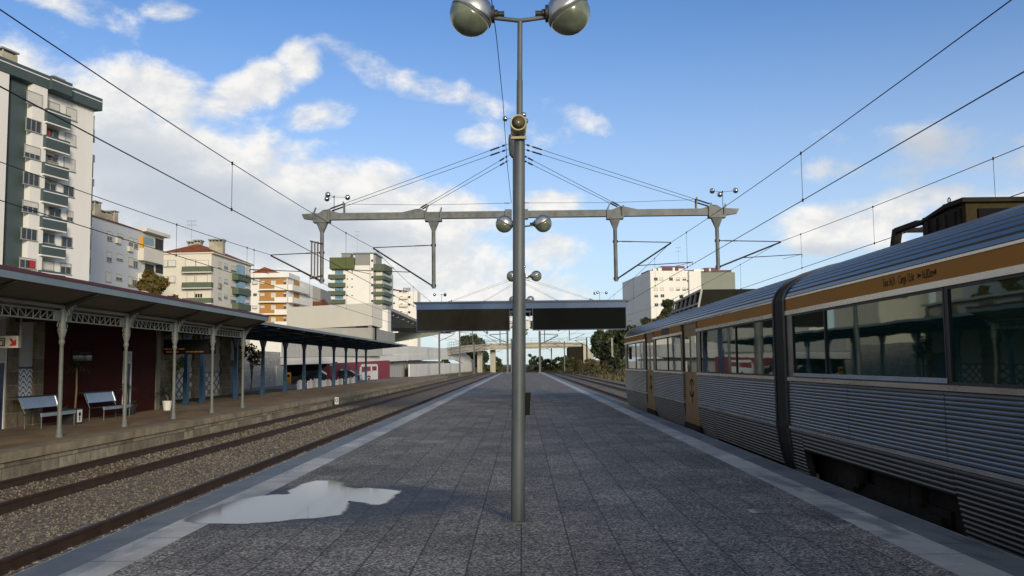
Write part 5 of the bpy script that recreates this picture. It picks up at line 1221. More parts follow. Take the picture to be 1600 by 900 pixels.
def fpart(parent, name, m, fr, r, w0, w1, wref=None, smooth=False, cap=None):
    u0,u1,z0,z1 = fr.rect(r, w1 if wref is None else wref); b = MB(); b.fbox(fr,u0,u1,w0,w1,z0,z1); return b.build(name, MT[m], parent)
def chimney(parent, fr, r, depth, w=-3, m='chim'):
    u0,u1,z0,z1 = fr.rect(r, w); b = MB(); b.fbox(fr,u0,u1,w-depth,w,z0-1.2,z1-.35)
    for (uu) in (u0+.06,u1-.16): b.fbox(fr,uu,uu+.1,w-.12,w-.02,z1-.349,z1-.15); b.fbox(fr,uu,uu+.1,w-depth+.02,w-depth+.12,z1-.349,z1-.15)
    c = b.build('chimney', MT[m], parent); b = MB(); b.fbox(fr,u0-.12,u1+.12,w-depth-.1,w+.1,z1-.148,z1); b.build('chimney_cap', MT['bgrey'], c); return c
def antenna(parent, P, h, n=5):
    b = MB(); P = np.array(P,float); b.tube([P,P+(0,0,h)],.035,5)
    for k,z in enumerate((.97,.80)):
        c = P+(0,0,h*z); b.tube([c-(.9,0,0),c+(.9,0,0)],.025,4)
        for q in range(n): x = -.8+1.6*q/(n-1); b.tube([c+(x,-.3,0),c+(x,.3,.0)],.02,4); b.tube([c+(x,0,-.25),c+(x,0,.25)],.02,4)
    b.build('antenna', MT['alum'], parent)
# --- tall tower with slate bands
z1c = lambda x0,y0,x1,y1: (x0/2.25,50+y0/2.25,x1/2.25,50+y1/2.25)
C1 = aY(143,300,88); ang = math.radians(14.5); d1v = (math.sin(ang),math.cos(ang)); f1 = Fr((C1[0],C1[1]),d1v)
T1 = thing('apartment_tower', 'tall white apartment tower with slate green balconies and a dark vertical band', 'apartment block', (C1[0]-8,C1[1]-10,GZ))
zr = f1.uz(143,171)[1]
b = MB(); b.fbox(f1,-34,0,-14,0,GZ,zr); b.build('wall', MT['bwhite'], T1)
uA = f1.uz(9.8,250)[0]; uB = f1.uz(35.2,250)[0]; uC = f1.uz(74,160,.9)[0]
b = MB(); b.fbox(f1,uA,uB,0,.30,GZ,zr); b.build('slate_band', MT['slate'], T1)
b = MB(); b.fbox(f1,uB+.01,uC,0.01,.9,GZ,zr-.01); b.build('bay', MT['bwhite'], T1)
b = MB(); b.fbox(f1,-34,f1.uz(9.8,250,.9)[0],0.01,.9,GZ,zr-.01); b.build('bay', MT['bwhite'], T1)
zp = zr+1.25
for (a,c,w) in ((-34.5,uC+.05,1.0),(uC+.055,f1.uz(113,150,1.3)[0],1.3),(f1.uz(113,150,1.3)[0]+.005,.5,.6)):
    b = MB(); b.fbox(f1,a,c,-14.5 if w < 1.2 else -1,w,zr+.002,zp); p = b.build('roof_parapet', MT['slate'], T1)
    b = MB(); b.fbox(f1,a,c,w+.001,w+.05,zp-.42,zp-.32); b.build('white_line', MT['white'], p)
for r,m in (((8,62,62,135),'chim'),((190,160,225,192),'bwhite')): chimney(T1,f1,z1c(*r),2.2,-2.5,m)
for r,s in (((95,215,148,257),1),((92,310,143,350),0),((87,403,140,445),.6),((83,498,136,538),0),((80,597,132,635),.45),((75,693,128,730),0),((70,797,124,830),.15)): window(T1,f1,z1c(*r),.9,s,mull=2)
for i,r in enumerate(((167,278,250,330),(162,370,247,420),(157,464,243,511),(153,556,240,606),(150,650,236,697),(147,746,232,790),(144,838,230,880))):
    x0,y0,x1,y1 = z1c(*r); p = fpart(T1,'balcony','slate',f1,(x0,y0+1.5,x1,y1-1.5),-.05,1.25); u0,u1,z0,z1 = f1.rect((x0,y0+1.5,x1,y1-1.5),1.25); b = MB(); b.fbox(f1,u0,u1,1.252,1.27,z1-.28,z1-.18); b.build('white_line', MT['white'], p)
    b = MB(); b.fbox(f1,u0,u1,.02,1.2,z0-.14,z0-.002); b.build('balcony_slab', MT['bwhite'], p)
for r,s in (((172,250,208,275),.9),((167,345,204,372),.0),((165,430,200,455),.3),((157,530,195,555),.1),((172,620,212,648),0),((150,712,190,742),.0),((145,806,187,836),.95)): window(T1,f1,z1c(*r),.02,s)
for r,s in (((233,270,268,308),1),((230,360,265,398),1),((225,446,262,487),1),((223,543,258,577),0),((236,630,255,665),.6),((217,722,252,755),.0),((213,815,248,850),.3)): window(T1,f1,z1c(*r),.02,s)
b = MB(); r = z1c(170,345,178,366); u0,u1,z0,z1 = f1.rect(r,.2); b.fbox(f1,u0,u1,.1,.14,z0,z1); b.build('red_curtain', MT['redp'], T1)
b = MB(); r = z1c(105,803,122,830); u0,u1,z0,z1 = f1.rect(r,1.0); b.fbox(f1,u0,u1,.96,1.0,z0,z1); b.build('hanging_flag', MT['redp'], T1)
for r in ((163,410,190,432),(180,508,205,524)): u0,u1,z0,z1 = f1.rect(z1c(*r),.4); b = MB(); b.fbox(f1,u0,u1,.05,.4,z0,z1); b.build('air_conditioner', MT['bcream'], T1)
# glazed verandas on the end face
e1 = Fr((f1.P(0,0,0)[0],f1.P(0,0,0)[1]),(-f1.n[0],-f1.n[1]))      # end face frame, pointing away from the tracks
def ebox(name,m,y0,y1,w,du=(.8,5.0),par=T1):
    z1_ = f1.uz(146,50+y0/2.25)[1]; z0_ = f1.uz(146,50+y1/2.25)[1]; P = []
    b = MB(); q0 = f1.P(0.003,-du[0],0); 
    for z in (z0_,z1_):
        for (u,ww) in ((.003,-du[0]),(w,-du[0]),(w,-du[1]),(.003,-du[1])): P.append(f1.P(u,ww,z))
    b.hexa(P); return b.build(name,MT[m],par)
ebox('veranda','bcream',282,330,1.1); ebox('veranda_glass','bpane',331,360,1.15); ebox('veranda_parapet','slate',361,378,1.2)
y = 422
for k in range(5):
    ebox('veranda_parapet','bgrey',y,y+26,1.3); ebox('veranda_glass','pane',y+27,y+83,1.1); y += 86
# --- grey-white block with veranda end
z2c = lambda x0,y0,x1,y1: (120+x0/3.75,280+y0/3.75,120+x1/3.75,280+y1/3.75)
C2 = aY(222.6,370,132); ang = math.radians(3.6); f2 = Fr((C2[0],C2[1]),(math.sin(ang),math.cos(ang)))
T2 = thing('apartment_block', 'long pale grey apartment block with small windows between the tower and the red hipped roof', 'apartment block', (C2[0]-6,C2[1]-12,GZ))
zr = f2.uz(222.6,361.5)[1]; U2 = f2.uz(256,380)[0]
b = MB(); b.fbox(f2,-30,-.01,-12,0,GZ,zr); b.build('wall', MT['bblue'], T2)
b = MB(); b.fbox(f2,0,U2,-12,-.02,GZ,zr-.1); b.build('end_wall', MT['bcream'], T2)
b = MB(); b.prism([f2.P(-30,.25,zr),f2.P(-30,-6,zr+2.2),f2.P(-30,-12,zr)], f2.d*30.2); b.build('roof', MT['tiles'], T2)
b = MB(); b.fbox(f2,-.5,U2+.3,-12,.9,zr-.05,zr+.45); b.build('roof_slab', MT['bcream'], T2)
for r in ((106,130,143,215),(142,183,175,222),(176,190,208,228),(221,186,243,250)): chimney(T2,f2,z2c(*r),1.6,-3.5)
for r,s in (((178,308,205,360),.55),((237,322,268,345),.5),((304,345,328,395),.5),((336,352,356,406),.5),((176,428,203,482),.55),((233,440,268,476),.7),((303,460,326,512),.9),((332,470,355,520),.2),((170,546,198,600),.95),((230,560,264,592),.5),((300,572,322,628),.8),((326,580,350,632),.2)): window(T2,f2,z2c(*r),0,s)
for r in ((240,345,262,376),(310,395,334,424)): u0,u1,z0,z1 = f2.rect(z2c(*r),.4); b = MB(); b.fbox(f2,u0,u1,.03,.4,z0,z1); b.build('air_conditioner', MT['bcream'], T2)
for (y0,y1) in ((418,488),(560,630)):
    fpart(T2,'balcony','bcream',f2,z2c(392,y0,508,y1),-.3,.9)
fpart(T2,'veranda_frame','yellow',f2,z2c(388,335,396,420),-.02,.5); fpart(T2,'veranda_glass','bpane',f2,z2c(398,343,452,386),-.02,.45); fpart(T2,'veranda_panel','bcream',f2,z2c(398,388,452,416),-.02,.47)
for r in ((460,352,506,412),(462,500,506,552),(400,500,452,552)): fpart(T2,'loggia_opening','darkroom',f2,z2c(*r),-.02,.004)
# --- corner block with red hipped roof
z3c = lambda x0,y0,x1,y1: (240+x0/6.43,340+y0/6.43,240+x1/6.43,340+y1/6.43)
K3 = aY(330,430,165); fa = Fr((K3[0]-30,K3[1]+.2),(1,-.006)); fa = Fr((K3[0],K3[1]),(1,-.004)); ang = math.radians(2.2); fb = Fr((K3[0],K3[1]),(math.sin(ang),math.cos(ang)))
T3 = thing('apartment_block', 'cream apartment block with a red hipped roof, clustered chimneys and green balconies', 'apartment block', (K3[0]-5,K3[1]+10,GZ))
uL = fa.uz(252,430)[0]; uR = fb.uz(392,430)[0]; zr = fa.uz(330,396)[1]; uV = fb.uz(373,430)[0]
b = MB(); b.fbox(fb,0,uR,uL,0,GZ,zr); b.build('wall', MT['bcream'], T3)
b = MB(); b.fbox(fb,-.3,uR+.5,uL-.3,.5,zr+.002,zr+.25); b.build('eaves', MT['bcream'], T3)
ap = aY(302,381,K3[1]+5); hh = ap[2]
b = MB(); cs = [fb.P(-.4,uL-.4,zr+.252),fb.P(-.4,.6,zr+.252),fb.P(uR+.6,.6,zr+.252),fb.P(uR+.6,uL-.4,zr+.252),fb.P(5,uL/2,hh),fb.P(uR-5,uL/2,hh)]
b.add(cs,[(0,1,4),(1,2,5,4),(2,3,5),(3,0,4,5),(3,2,1,0)]); b.build('roof', MT['tiles'], T3)
for r,wq in (((232,236,292,300),-1.5),((297,222,360,290),-2.5),((448,214,506,310),-7.6),((508,214,584,330),-8.6)):
    u0,u1,z0,z1 = fa.rect(z3c(*r)); sc_ = 1+6/K3[1]; b = MB(); b.fbox(fa,u0*sc_,u1*sc_,-7.5,-6,zr,z1*sc_-.6); c = b.build('chimney', MT['chim'], T3); b = MB()
    for q in range(3): uu = u0+(u1-u0)*q/2; b.fbox(fa,(uu)*sc_-.12,(uu)*sc_+.12,-7.5,-6,z1*sc_-.598,z1*sc_-.3)
    b.fbox(fa,u0*sc_-.2,u1*sc_+.2,-7.7,-5.8,z1*sc_-.298,z1*sc_-.1); b.build('chimney_cap', MT['bgrey'], c)
antenna(T3, aY(299,381,172), 4.6)
for (y0,y1) in ((490,552),(650,712),(808,868)):
    p = fpart(T3,'balcony','green',fa,z3c(282,y0,578,y1-10),-.02,1.2); u0,u1,z0,z1 = fa.rect(z3c(282,y1-10,578,y1),1.2); b = MB(); b.fbox(fa,u0,u1,.01,1.15,z0,z1-.003); b.build('balcony_slab', MT['bcream'], p)
for r,s in (((322,420,420,488),1),((430,430,552,488),1),((330,585,410,648),1),((430,580,540,648),1),((340,740,410,806),1)): window(T3,fa,z3c(*r),.0,s,blind='bcream')
for r,s in (((106,430,138,490),1),((150,430,220,488),1),((106,590,138,650),1),((148,590,214,650),1)): window(T3,fa,z3c(*r),.0,s)
for k in range(3):
    r = z3c(418+25*k,765,436+25*k,802); fpart(T3,'dark_vent','black',fa,r,-.02,.02)
for r,s in (((648,450,680,505),.9),((706,465,746,515),.5),((775,490,828,545),.7),((650,608,682,665),.9),((706,622,746,662),.75),((775,640,828,705),.85),((648,765,680,825),.6),((706,778,740,812),.4),((772,795,826,858),.5)): window(T3,fb,z3c(*r),0,s)
u0,u1,z0,z1 = fb.rect(z3c(662,672,690,712),.4); b = MB(); b.fbox(fb,u0,u1,.02,.4,z0,z1); b.build('air_conditioner', MT['bgrey'], T3)
for (y0,y1) in ((580,640),(718,780),(868,930)): fpart(T3,'balcony','green',fb,z3c(852,y0,980,y1),-.02,1.3)
for (y0,y1) in ((482,580),(622,716),(782,860)): 
    fpart(T3,'veranda_glass','bpane',fb,z3c(866,y0,925,y1),-.02,.8); fpart(T3,'loggia','bcream',fb,z3c(930,y0+10,975,y1),-.02,.3)
# --- ochre and white block
z4c = lambda x0,y0,x1,y1: (380+x0/7.5,400+y0/7.5,380+x1/7.5,400+y1/7.5)
K4 = aY(449,450,218); f4 = Fr((K4[0],K4[1]),(1,0)); g4 = Fr((K4[0],K4[1]),(.05,1))
T4 = thing('apartment_block', 'ochre and white apartment block with white balconies and a small red gable roof', 'apartment block', (K4[0]-6,K4[1]+6,GZ))
uL = f4.uz(391,450)[0]; zr = f4.uz(420,434)[1]; uM = f4.uz(406,450)[0]; zg = f4.uz(420,427)[1]
b = MB(); b.fbox(g4,0,22,uL,-.01,GZ,zr); b.build('wall', MT['bwhite'], T4)
b = MB(); b.fbox(f4,uL-.3,.6,-10,.9,zr+.002,zg); b.build('roof_slab', MT['bwhite'], T4)
r0,r1,rt = f4.uz(393,427)[0],f4.uz(436.5,427)[0],f4.uz(415.5,417.5)[1]
b = MB(); b.prism([f4.P(r0,.7,zg+.003),f4.P(r1,.7,zg+.003),f4.P((r0+r1)/2,.7,rt)],f4.n*-9); b.build('roof', MT['tiles'], T4)
b = MB(); b.fbox(f4,r0-.2,(r0+r1)/2-1,-12,-9.1,zg-2,rt+.5); b.build('stair_head', MT['bcream'], T4)
for k,(y0,yp,y1) in enumerate(((265,335,400),(408,482,545),(552,625,688),(696,768,830))):
    fpart(T4,'ochre_wall','ochre',f4,z4c(192,y0,508,y1-14),-.05,.02)
    p = fpart(T4,'balcony','bwhite',f4,z4c(366,yp,516,y1),-.02,1.2); u0,u1,z0,z1 = f4.rect(z4c(182,y1-16,366,y1),1.2); b = MB(); b.fbox(f4,u0,u1-.01,.03,1.2,z0,z1); b.build('balcony_slab', MT['bwhite'], p)
    b = MB(); u0,u1,z0,z1 = f4.rect(z4c(198,yp+6,364,y1-17),1.15); b.fbox(f4,u0,u1,1.1,1.15,z0,z1); b.build('ochre_parapet', MT['ochre'], p)
    window(T4,f4,z4c(200,y0+28,250,y0+58),.02,1); window(T4,f4,z4c(326,y0+24,382,y0+84),.02,1,sill=False); window(T4,f4,z4c(474,y0+22,500,y0+70),.02,.3,sill=False)
    zz0,zz1 = f4.uz(449,400+yp/7.5)[1],f4.uz(449,400+y1/7.5)[1]
    b = MB(); b.fbox(g4,.01,16,0.005,1.3,zz1,zz0); b.build('side_balcony', MT['bwhite'], T4)
    b = MB(); b.fbox(g4,5,10,0.0,.02,zz0+.02,zz0+1.6); b.build('ochre_wall', MT['ochre'], T4)
for r in ((118,438,137,464),(140,438,159,464)): fpart(T4,'dark_window','pane',f4,z4c(*r),-.02,.02)
for r in ((112,290,165,326),(112,582,160,612)): window(T4,f4,z4c(*r),.0,1)
# --- plain grey gabled block and red roof beside it
z5c = lambda x,y: (440+x/6,370+y/6)
A = [z5c(175,412),z5c(365,486),z5c(368,600),z5c(175,620)]
T5 = thing('apartment_block', 'windowless grey block with a sloping top behind the ochre building', 'apartment block', (-70,255,GZ))
P = [aY(px,py,255) for px,py in A]; P[2][2] = P[3][2] = GZ; P[3][0] = P[0][0]; P[2][0] = P[1][0]; b = MB(); b.prism(P,(0,14,0)); b.build('wall', MT['bgrey'], T5)
p = aY(405,460,262); q = aY(391,420,230)
T5b = thing('small_house', 'low house with a brownish red roof between the grey block and the green tower', 'house', (aY(495,470,262)[0],262,GZ))
P = [aY(*z5c(228,612),250),aY(*z5c(400,596),250)]; b = MB(); b.box(P[0][0],aY(*z5c(436,600),262)[0],250,266,GZ,P[0][2]-1.2); b.build('wall', MT['bblue'], T5b)
z_ = P[0][2]; b = MB(); b.prism([(P[0][0]-.5,249.5,z_-1.19),(P[0][0]-.5,257.5,z_+1.3),(P[0][0]-.5,266.5,z_-1.19)],(aY(*z5c(438,600),262)[0]-P[0][0]+.5,0,0)); b.build('roof', MT['tiles'], T5b)
# --- green and white tower
z6c = lambda x0,y0,x1,y1: (440+x0/6,370+y0/6,440+x1/6,370+y1/6)
K6 = aY(597,450,322); f6 = Fr((K6[0],K6[1]),(1,.0)); g6 = Fr((K6[0],K6[1]),(.05,1))
T6 = thing('apartment_tower', 'white tower block with dark green balconies and an olive box on top', 'apartment block', (K6[0]-10,K6[1]+6,GZ))
U = lambda x: f6.uz(440+x/6,430)[0]
Z = lambda y: f6.uz(540,370+y/6)[1]
b = MB(); b.fbox(f6,U(472),U(828),-16,0,GZ,Z(268)); b.build('wall', MT['bwhite'], T6)
b = MB(); b.fbox(f6,U(690),U(832),-15,.2,Z(267),Z(162)); b.build('grey_upper_wall', MT['bgrey'], T6)
b = MB(); b.fbox(f6,U(832)+.01,U(862),-14,.6,GZ,Z(166)); b.build('stair_tower', MT['bwhite'], T6)
b = MB(); b.fbox(f6,U(862)+.01,U(882),-14,-.5,GZ,Z(172)); b.build('brown_edge', MT['bgrey'], T6)
b = MB(); b.fbox(f6,U(668),U(886),-15.5,.9,Z(161.5),Z(152)); b.build('roof_slab', MT['bgrey'], T6)
b = MB(); b.fbox(f6,U(545),U(632),-8,-3,Z(200),Z(150)); b.fbox(f6,U(541),U(636),-8.3,-2.7,Z(149.5),Z(142)); b.build('lift_house', MT['bgrey'], T6)
b = MB(); b.fbox(f6,U(456),U(686),-10,1.6,Z(302),Z(197)); b.prism([f6.P(U(456),1.6,Z(302.5)),f6.P(U(686),1.6,Z(302.5)),f6.P(U(588),.9,Z(312)),f6.P(U(470),.9,Z(312))],f6.n*-8); b.build('olive_box', MT['olive'], T6)
for y in (352,430,506,586): fpart(T6,'balcony','green',f6,z6c(434,y,592,y+40),-4,1.5)
for y in (316,396,472,548): fpart(T6,'balcony_glass','bpane',f6,z6c(500,y,578,y+34),-.1,.03)
for y in (309,390,465,545):
    for x in (610,654): fpart(T6,'small_window','pane',f6,z6c(x,y,x+13,y+11),-.1,.03)
for y in (213,290,368,443,517,592): fpart(T6,'stair_window','pane',f6,z6c(840,y,858,y+22),.5,.63)
b = MB(); b.fbox(f6,U(866),U(940),-13,-.6,GZ,Z(255)); b.build('side_wing', MT['bcream'], T6)
b = MB(); g6 = Fr((f6.P(U(940),-.6,0)[0],f6.P(U(940),-.6,0)[1]),(.08,1))
b.fbox(g6,.0,18,-6,-.02,GZ,Z(320)); b.build('side_face', MT['bblue'], T6)
for y in (258,368,444,518,594):
    u0,u1 = U(866),U(942); b = MB(); b.fbox(f6,u0,u1,-1,.6,Z(y+ (70 if y == 258 else 38)),Z(y)); b.fbox(g6,-.7,12,-.05,1.0,Z(y+(70 if y == 258 else 34)),Z(y)); b.build('balcony', MT['green'], T6)
antenna(T6, f6.P(U(680),-6,Z(152)), 9)
# --- far white blocks right of the tower
f7 = Fr((aY(650,480,385)[0],385),(1,0)); T7 = thing('apartment_block', 'distant white apartment block right of the green tower, thin red roof edge', 'apartment block', (f7.o[0]-8,392,GZ))
U = lambda x: f7.uz(440+x/6,480)[0]
Z = lambda y: f7.uz(630,370+y/6)[1]
b = MB(); b.fbox(f7,U(940),U(1100),-14,0,GZ,Z(492)); b.fbox(f7,U(1100)+.01,U(1185),-14,-1,GZ,Z(518)); b.fbox(f7,U(1185)+.01,U(1268),-14,-2,GZ,Z(508)); b.build('wall', MT['bwhite'], T7)
b = MB(); b.prism([f7.P(U(990),.4,Z(491)),f7.P(U(1170),.4,Z(516)),f7.P(U(1170),-6,Z(508)),f7.P(U(990),-6,Z(478))],(0,0,.4)); b.build('roof', MT['maroon'], T7)
for y in (556,626,698):
    for x,w in ((1035,28),(1110,24),(1185,22)): fpart(T7,'window','pane',f7,z6c(x,y-(x<1100)*10,x+w,y+14-(x<1100)*10),-1.5,.05 if x < 1100 else -.95)
for y in (540,612,684): fpart(T7,'balcony','bcream',f7,z6c(1104,y+20,1180,y+44),-1.5,.5)
for x in (1140,1160,1178,1195): chimney(T7,f7,z6c(x,478,x+10,505),1.0,-3,'bgrey')
# --- white block on the right behind the train
z8c = lambda x0,y0,x1,y1: (970+x0/7.5,400+y0/7.5,970+x1/7.5,400+y1/7.5)
K8 = aY(1016.5,450,305); f8 = Fr((K8[0],K8[1]),(1,.10)); g8 = Fr((K8[0],K8[1]),(.02,1),True)
T8 = thing('apartment_block', 'white and grey green apartment block with red roof behind the train on the right', 'apartment block', (K8[0]+15,K8[1]+10,GZ))
U = lambda x,y=300: f8.uz(970+x/7.5,400+y/7.5)[0]
Z = lambda y,x=600: f8.uz(970+x/7.5,400+y/7.5)[1]
zr = Z(172)
b = MB(); b.fbox(f8,0,U(770),-45,0,GZ,zr); b.build('wall', MT['bwhite'], T8)
b = MB(); b.fbox(f8,U(770)+.01,U(800),-20,-.7,GZ,zr); b.fbox(f8,U(800)+.01,U(938),-20,.3,GZ,zr-.2); b.build('stair_bay', MT['bwhite'], T8)
b = MB(); b.fbox(f8,U(938)+.01,U(1340),-20,0,GZ,Z(190,1140)); b.build('grey_green_wing', MT['ggreen'], T8)
b = MB(); b.fbox(f8,.1,U(1335),-14,-3,zr-.5,zr+.5); p0_ = U(495); b.fbox(f8,p0_,U(770),-12,-2,zr+.5,zr+1.8); b.fbox(f8,U(1010),U(1170),-12,-2,zr-.2,zr+1.2); b.build('roof', MT['maroon'], T8)
for (x0,x1,y0) in ((400,440,140),(460,500,128),(630,655,128),(700,760,140),(880,1000,150),(1060,1080,140)):
    u0,u1 = U(x0),U(x1); b = MB(); b.fbox(f8,u0,u1,-3.5,-1.95,zr,Z(y0)); b.build('chimney', MT['bwhite'], T8)
for row,xs in ((270,((390,0),(455,1),(568,0),(650,.7),(725,.5))),(388,((390,1),(462,1),(575,1),(650,.6),(725,.6))),(466,((395,.3),(468,0))),(572,((398,.0),(468,.0)))):
    for x,s in xs: window(T8,f8,z8c(x,row-16,x+40,row+16),0,s,mull=1,blind='bcream')
for row in (292,390): fpart(T8,'stair_window','pane',f8,z8c(774,row-8,790,row+8),-.9,-.65)
for k in range(4): b = MB(); yy = 8+9*k; b.fbox(g8,yy,yy+2.2,.0,.03,4,zr-4); b.build('joint_strip', MT['bgrey'], T8)
antenna(T8,f8.P(U(740),-6,zr+1),8)

# ------------------------------------------------------------------ road bridge over the tracks
BY = 255
br = thing('road_bridge', 'cream concrete road bridge crossing high over the tracks in the distance', 'bridge', (0,BY,GZ))
topL = [(690,556,190),(712,547,205),(727,542.5,225),(757,539.5,250),(800,538,255),(850,536.5,255),(912,536,255)]
def deckpts(rows): return [aY(px,py,Y) for px,py,Y in rows]
tp = deckpts([(640,559,182),(700,545.5,205),(728,541.5,230),(760,539,250),(800,537.5,255),(860,536,255),(914,537,255)])
bt = deckpts([(640,563,182),(700,551,205),(728,547.5,230),(760,544.2,250),(800,543,255),(860,541.5,255),(914,541,255)])
b = MB(); n = len(tp)
for i in range(n-1):
    o = np.array((0,9.,0)); P,Q = tp[i],tp[i+1]; p,q = bt[i].copy(),bt[i+1].copy()
    b.hexa([p,q,q+o,p+o,P,Q,Q+o,P+o])
b.build('deck', MT['bridge'], br)
b = MB()
for i in range(n-1):
    P,Q = tp[i],tp[i+1]; b.bar(P+np.array((0,-.2,.15)),Q+np.array((0,-.2,.15)),.5,.35)
    p,q = bt[i],bt[i+1]; b.bar(p+np.array((0,.8,-.25)),q+np.array((0,.8,-.25)),.8,.45)
b.build('edge_beam', MT['bridge'], br)
b = MB()
for i in range(1,n-1):
    P,Q = tp[i],tp[i+1]; L = np.linalg.norm(Q-P); k = int(L/2.2)
    for j in range(k): c = P+(Q-P)*j/k; b.tube([c+(0,0,.3),c+(0,0,1.5)],.03,4)
    for h in (.9,1.5): b.tube([P+(0,0,h),Q+(0,0,h)],.03,4)
b.build('railing', MT['galv'], br)
for (px,w) in ((746.5,.40),(751,.35),(769,.75)):
    c = aY(px,560,BY-4); zt_ = aY(px,545,BY)[2]; b = MB(); b.box(c[0]-w,c[0]+w,BY-1+2,BY+4,GZ,zt_); b.build('pier', MT['bridge'], br)
c0,c1 = aY(888,550,BY),aY(911,550,BY); zt_ = aY(900,542,BY)[2]
b = MB(); b.box(c0[0],c1[0],BY-.5,BY+9,GZ,zt_); b.build('dark_abutment', MT['soffit'], br)
c2 = aY(927,550,BY); b = MB(); b.prism([(c1[0]+.02,BY-1,GZ),(c1[0]+.02,BY-1,zt_+.9),(c1[0]+1.0,BY-1,zt_+.9),(c2[0],BY-1,aY(926,556,BY)[2]),(c2[0],BY-1,GZ)],(0,9,0)); b.build('wing_wall', MT['bridge'], br)

# ------------------------------------------------------------------ catenary masts along the line
def mast(px, pyb, pyt, label, zb=-1.0, arm=0, m='galv', Y=None):
    P = aZ(px,pyb,zb) if Y is None else aY(px,pyb,Y); zt_ = aY(px,pyt,P[1])[2]; zb = zb if Y is None else -1.0
    t = thing('catenary_mast', label, 'catenary mast', (P[0],P[1],zb), 'catenary masts along the line'); x,y = P[0],P[1]
    b = MB(); w = .16
    b.box(x-w,x+w,y-.02,y+.02,zb,zt_); b.box(x-w,x-w+.03,y-.14,y-.021,zb,zt_); b.box(x-w,x-w+.03,y+.021,y+.14,zb,zt_); b.box(x+w-.03,x+w,y-.14,y-.021,zb,zt_); b.box(x+w-.03,x+w,y+.021,y+.14,zb,zt_); b.box(x-.35,x+.35,y-.35,y+.35,zb-.1,zb+.15)
    b.build('post', MT[m], t)
    if arm:
        z1,z2 = zt_-.5,zt_-2.0; b = MB(); b.tube([(x,y,z1),(x+arm*2.8,y,z1-.15)],.04,6); b.tube([(x,y,z2),(x+arm*2.8,y,z1-.25)],.05,6); b.tube([(x+arm*.9,y,z2+.45),(x+arm*3.2,y,z2+.3)],.03,5); b.build('cantilever', MT['insul'], t)
mast(686.5,591,516,'left dark catenary mast in front of the ramp wall',arm=1)
mast(718.5,586.5,516,'second dark catenary mast in front of the curved ramp end',arm=1)
mast(741,583,535,'thin catenary mast at the end of the curved parapet',Y=215,arm=1)
mast(754,580,533,'thin catenary mast left of the bridge pier',Y=250,arm=1)
mast(772.5,576,543,'small catenary mast below the left end of the bridge',Y=330,arm=1)
mast(793.5,583.5,516,'grey catenary mast at the left of the far platform end',zb=-.02,arm=-1)
mast(799.5,580,529,'thinner catenary mast behind the far platform end',Y=205,arm=-1)
mast(844,583.5,517,'dark catenary mast at the right of the far platform end',zb=-.02,arm=1)
mast(862,580,537,'slim catenary mast before the bushes right of the far platform',Y=262,arm=-1)
mast(882.5,580,533,'slim catenary mast at the foot of the grassy bank',Y=240,arm=-1)
mast(917.5,583.5,527,'catenary mast standing left of the big tree on the bank',arm=-1)
mast(957.5,588,528,'pale catenary mast nearest to the train nose',arm=-1,m='alum')
P = aZ(966,590,-1.0); q = aZ(957.5,588,-1.0); zt_ = aY(959,540,q[1])[2]
b = MB(); b.tube([(P[0],P[1],-1),(q[0]+.1,q[1],zt_)],.035,5); tag(b.build('guy_wire', MT['galv']), 'slanting stay wire of the pale mast nearest the train', 'cable')

# ------------------------------------------------------------------ trees and bushes
def tree(name, label, base, H, R, lm, seed, n=2600, ls=.35, bark='bark', zc=.62, flat=.8, trunk=.16, sparse=1.0, group=None, cat='tree', limbs=9, clumps=24):
    rr = np.random.default_rng(seed); base = np.array(base,float); t = thing(name,label,cat,base,group)
    b = MB(); top = base+np.array((rr.normal(0,.1)*R,rr.normal(0,.1)*R,H*.85)); mid = base+(top-base)*.45+np.array((rr.normal(0,.05)*H,rr.normal(0,.05)*H,0))*.5
    b.tube([base-(0,0,.2),base+(mid-base)*.5,mid,top],[trunk*1.25,trunk,trunk*.75,trunk*.2],8)
    cl = []
    cen = base+np.array((0,0,H*zc)); rz = H*(1-zc)
    for k in range(clumps):
        while True:
            v = rr.uniform(-1,1,3)
            if .25 < v@v < 1: break
        cl.append((cen+v*np.array((R,R,rz))*.82, rr.uniform(.22,.42)*R))
    for k in range(limbs):
        c,_ = cl[k%len(cl)]; s = base+(top-base)*rr.uniform(.3,.75); m = (s+c)/2+rr.normal(0,.06*R,3); b.tube([s,m,c],[trunk*.42,trunk*.26,trunk*.08],6)
    b.build('trunk', MT[bark], t, smooth=True)
    C = np.array([c for c,_ in cl]); CR = np.array([r for _,r in cl]); wgt = CR**2; wgt /= wgt.sum()
    idx = rr.choice(len(cl),n,p=wgt); d = rr.normal(0,1,(n,3)); d /= np.linalg.norm(d,axis=1)[:,None]; rad = CR[idx]*rr.uniform(.35,1.12,n)**.7
    P = C[idx]+d*rad[:,None]*np.array((1,1,flat)); P[:,2] = np.maximum(P[:,2],base[2]+.1)
    u = rr.normal(0,1,(n,3)); u /= np.linalg.norm(u,axis=1)[:,None]; w = np.cross(u,rr.normal(0,1,(n,3))); w /= np.linalg.norm(w,axis=1)[:,None]
    s = ls*rr.uniform(.5,1.2,n)[:,None]
    V = np.stack([P-u*s,P-w*s*.45+u*s*.1,P+u*s,P+w*s*.45+u*s*.1],1)
    b = MB(); b.v = [tuple(p) for p in V.reshape(-1,3)]; b.f = [(4*i,4*i+1,4*i+2,4*i+3) for i in range(n)]; b.build('crown', MT[lm], t)
    return t
def tpx(px0,px1,pyt,Y,zb): 
    a,c = aY(px0,540,Y),aY(px1,540,Y); z = aY((px0+px1)/2,pyt,Y)[2]; return ((a[0]+c[0])/2,Y,zb), z-zb, abs(c[0]-a[0])/2
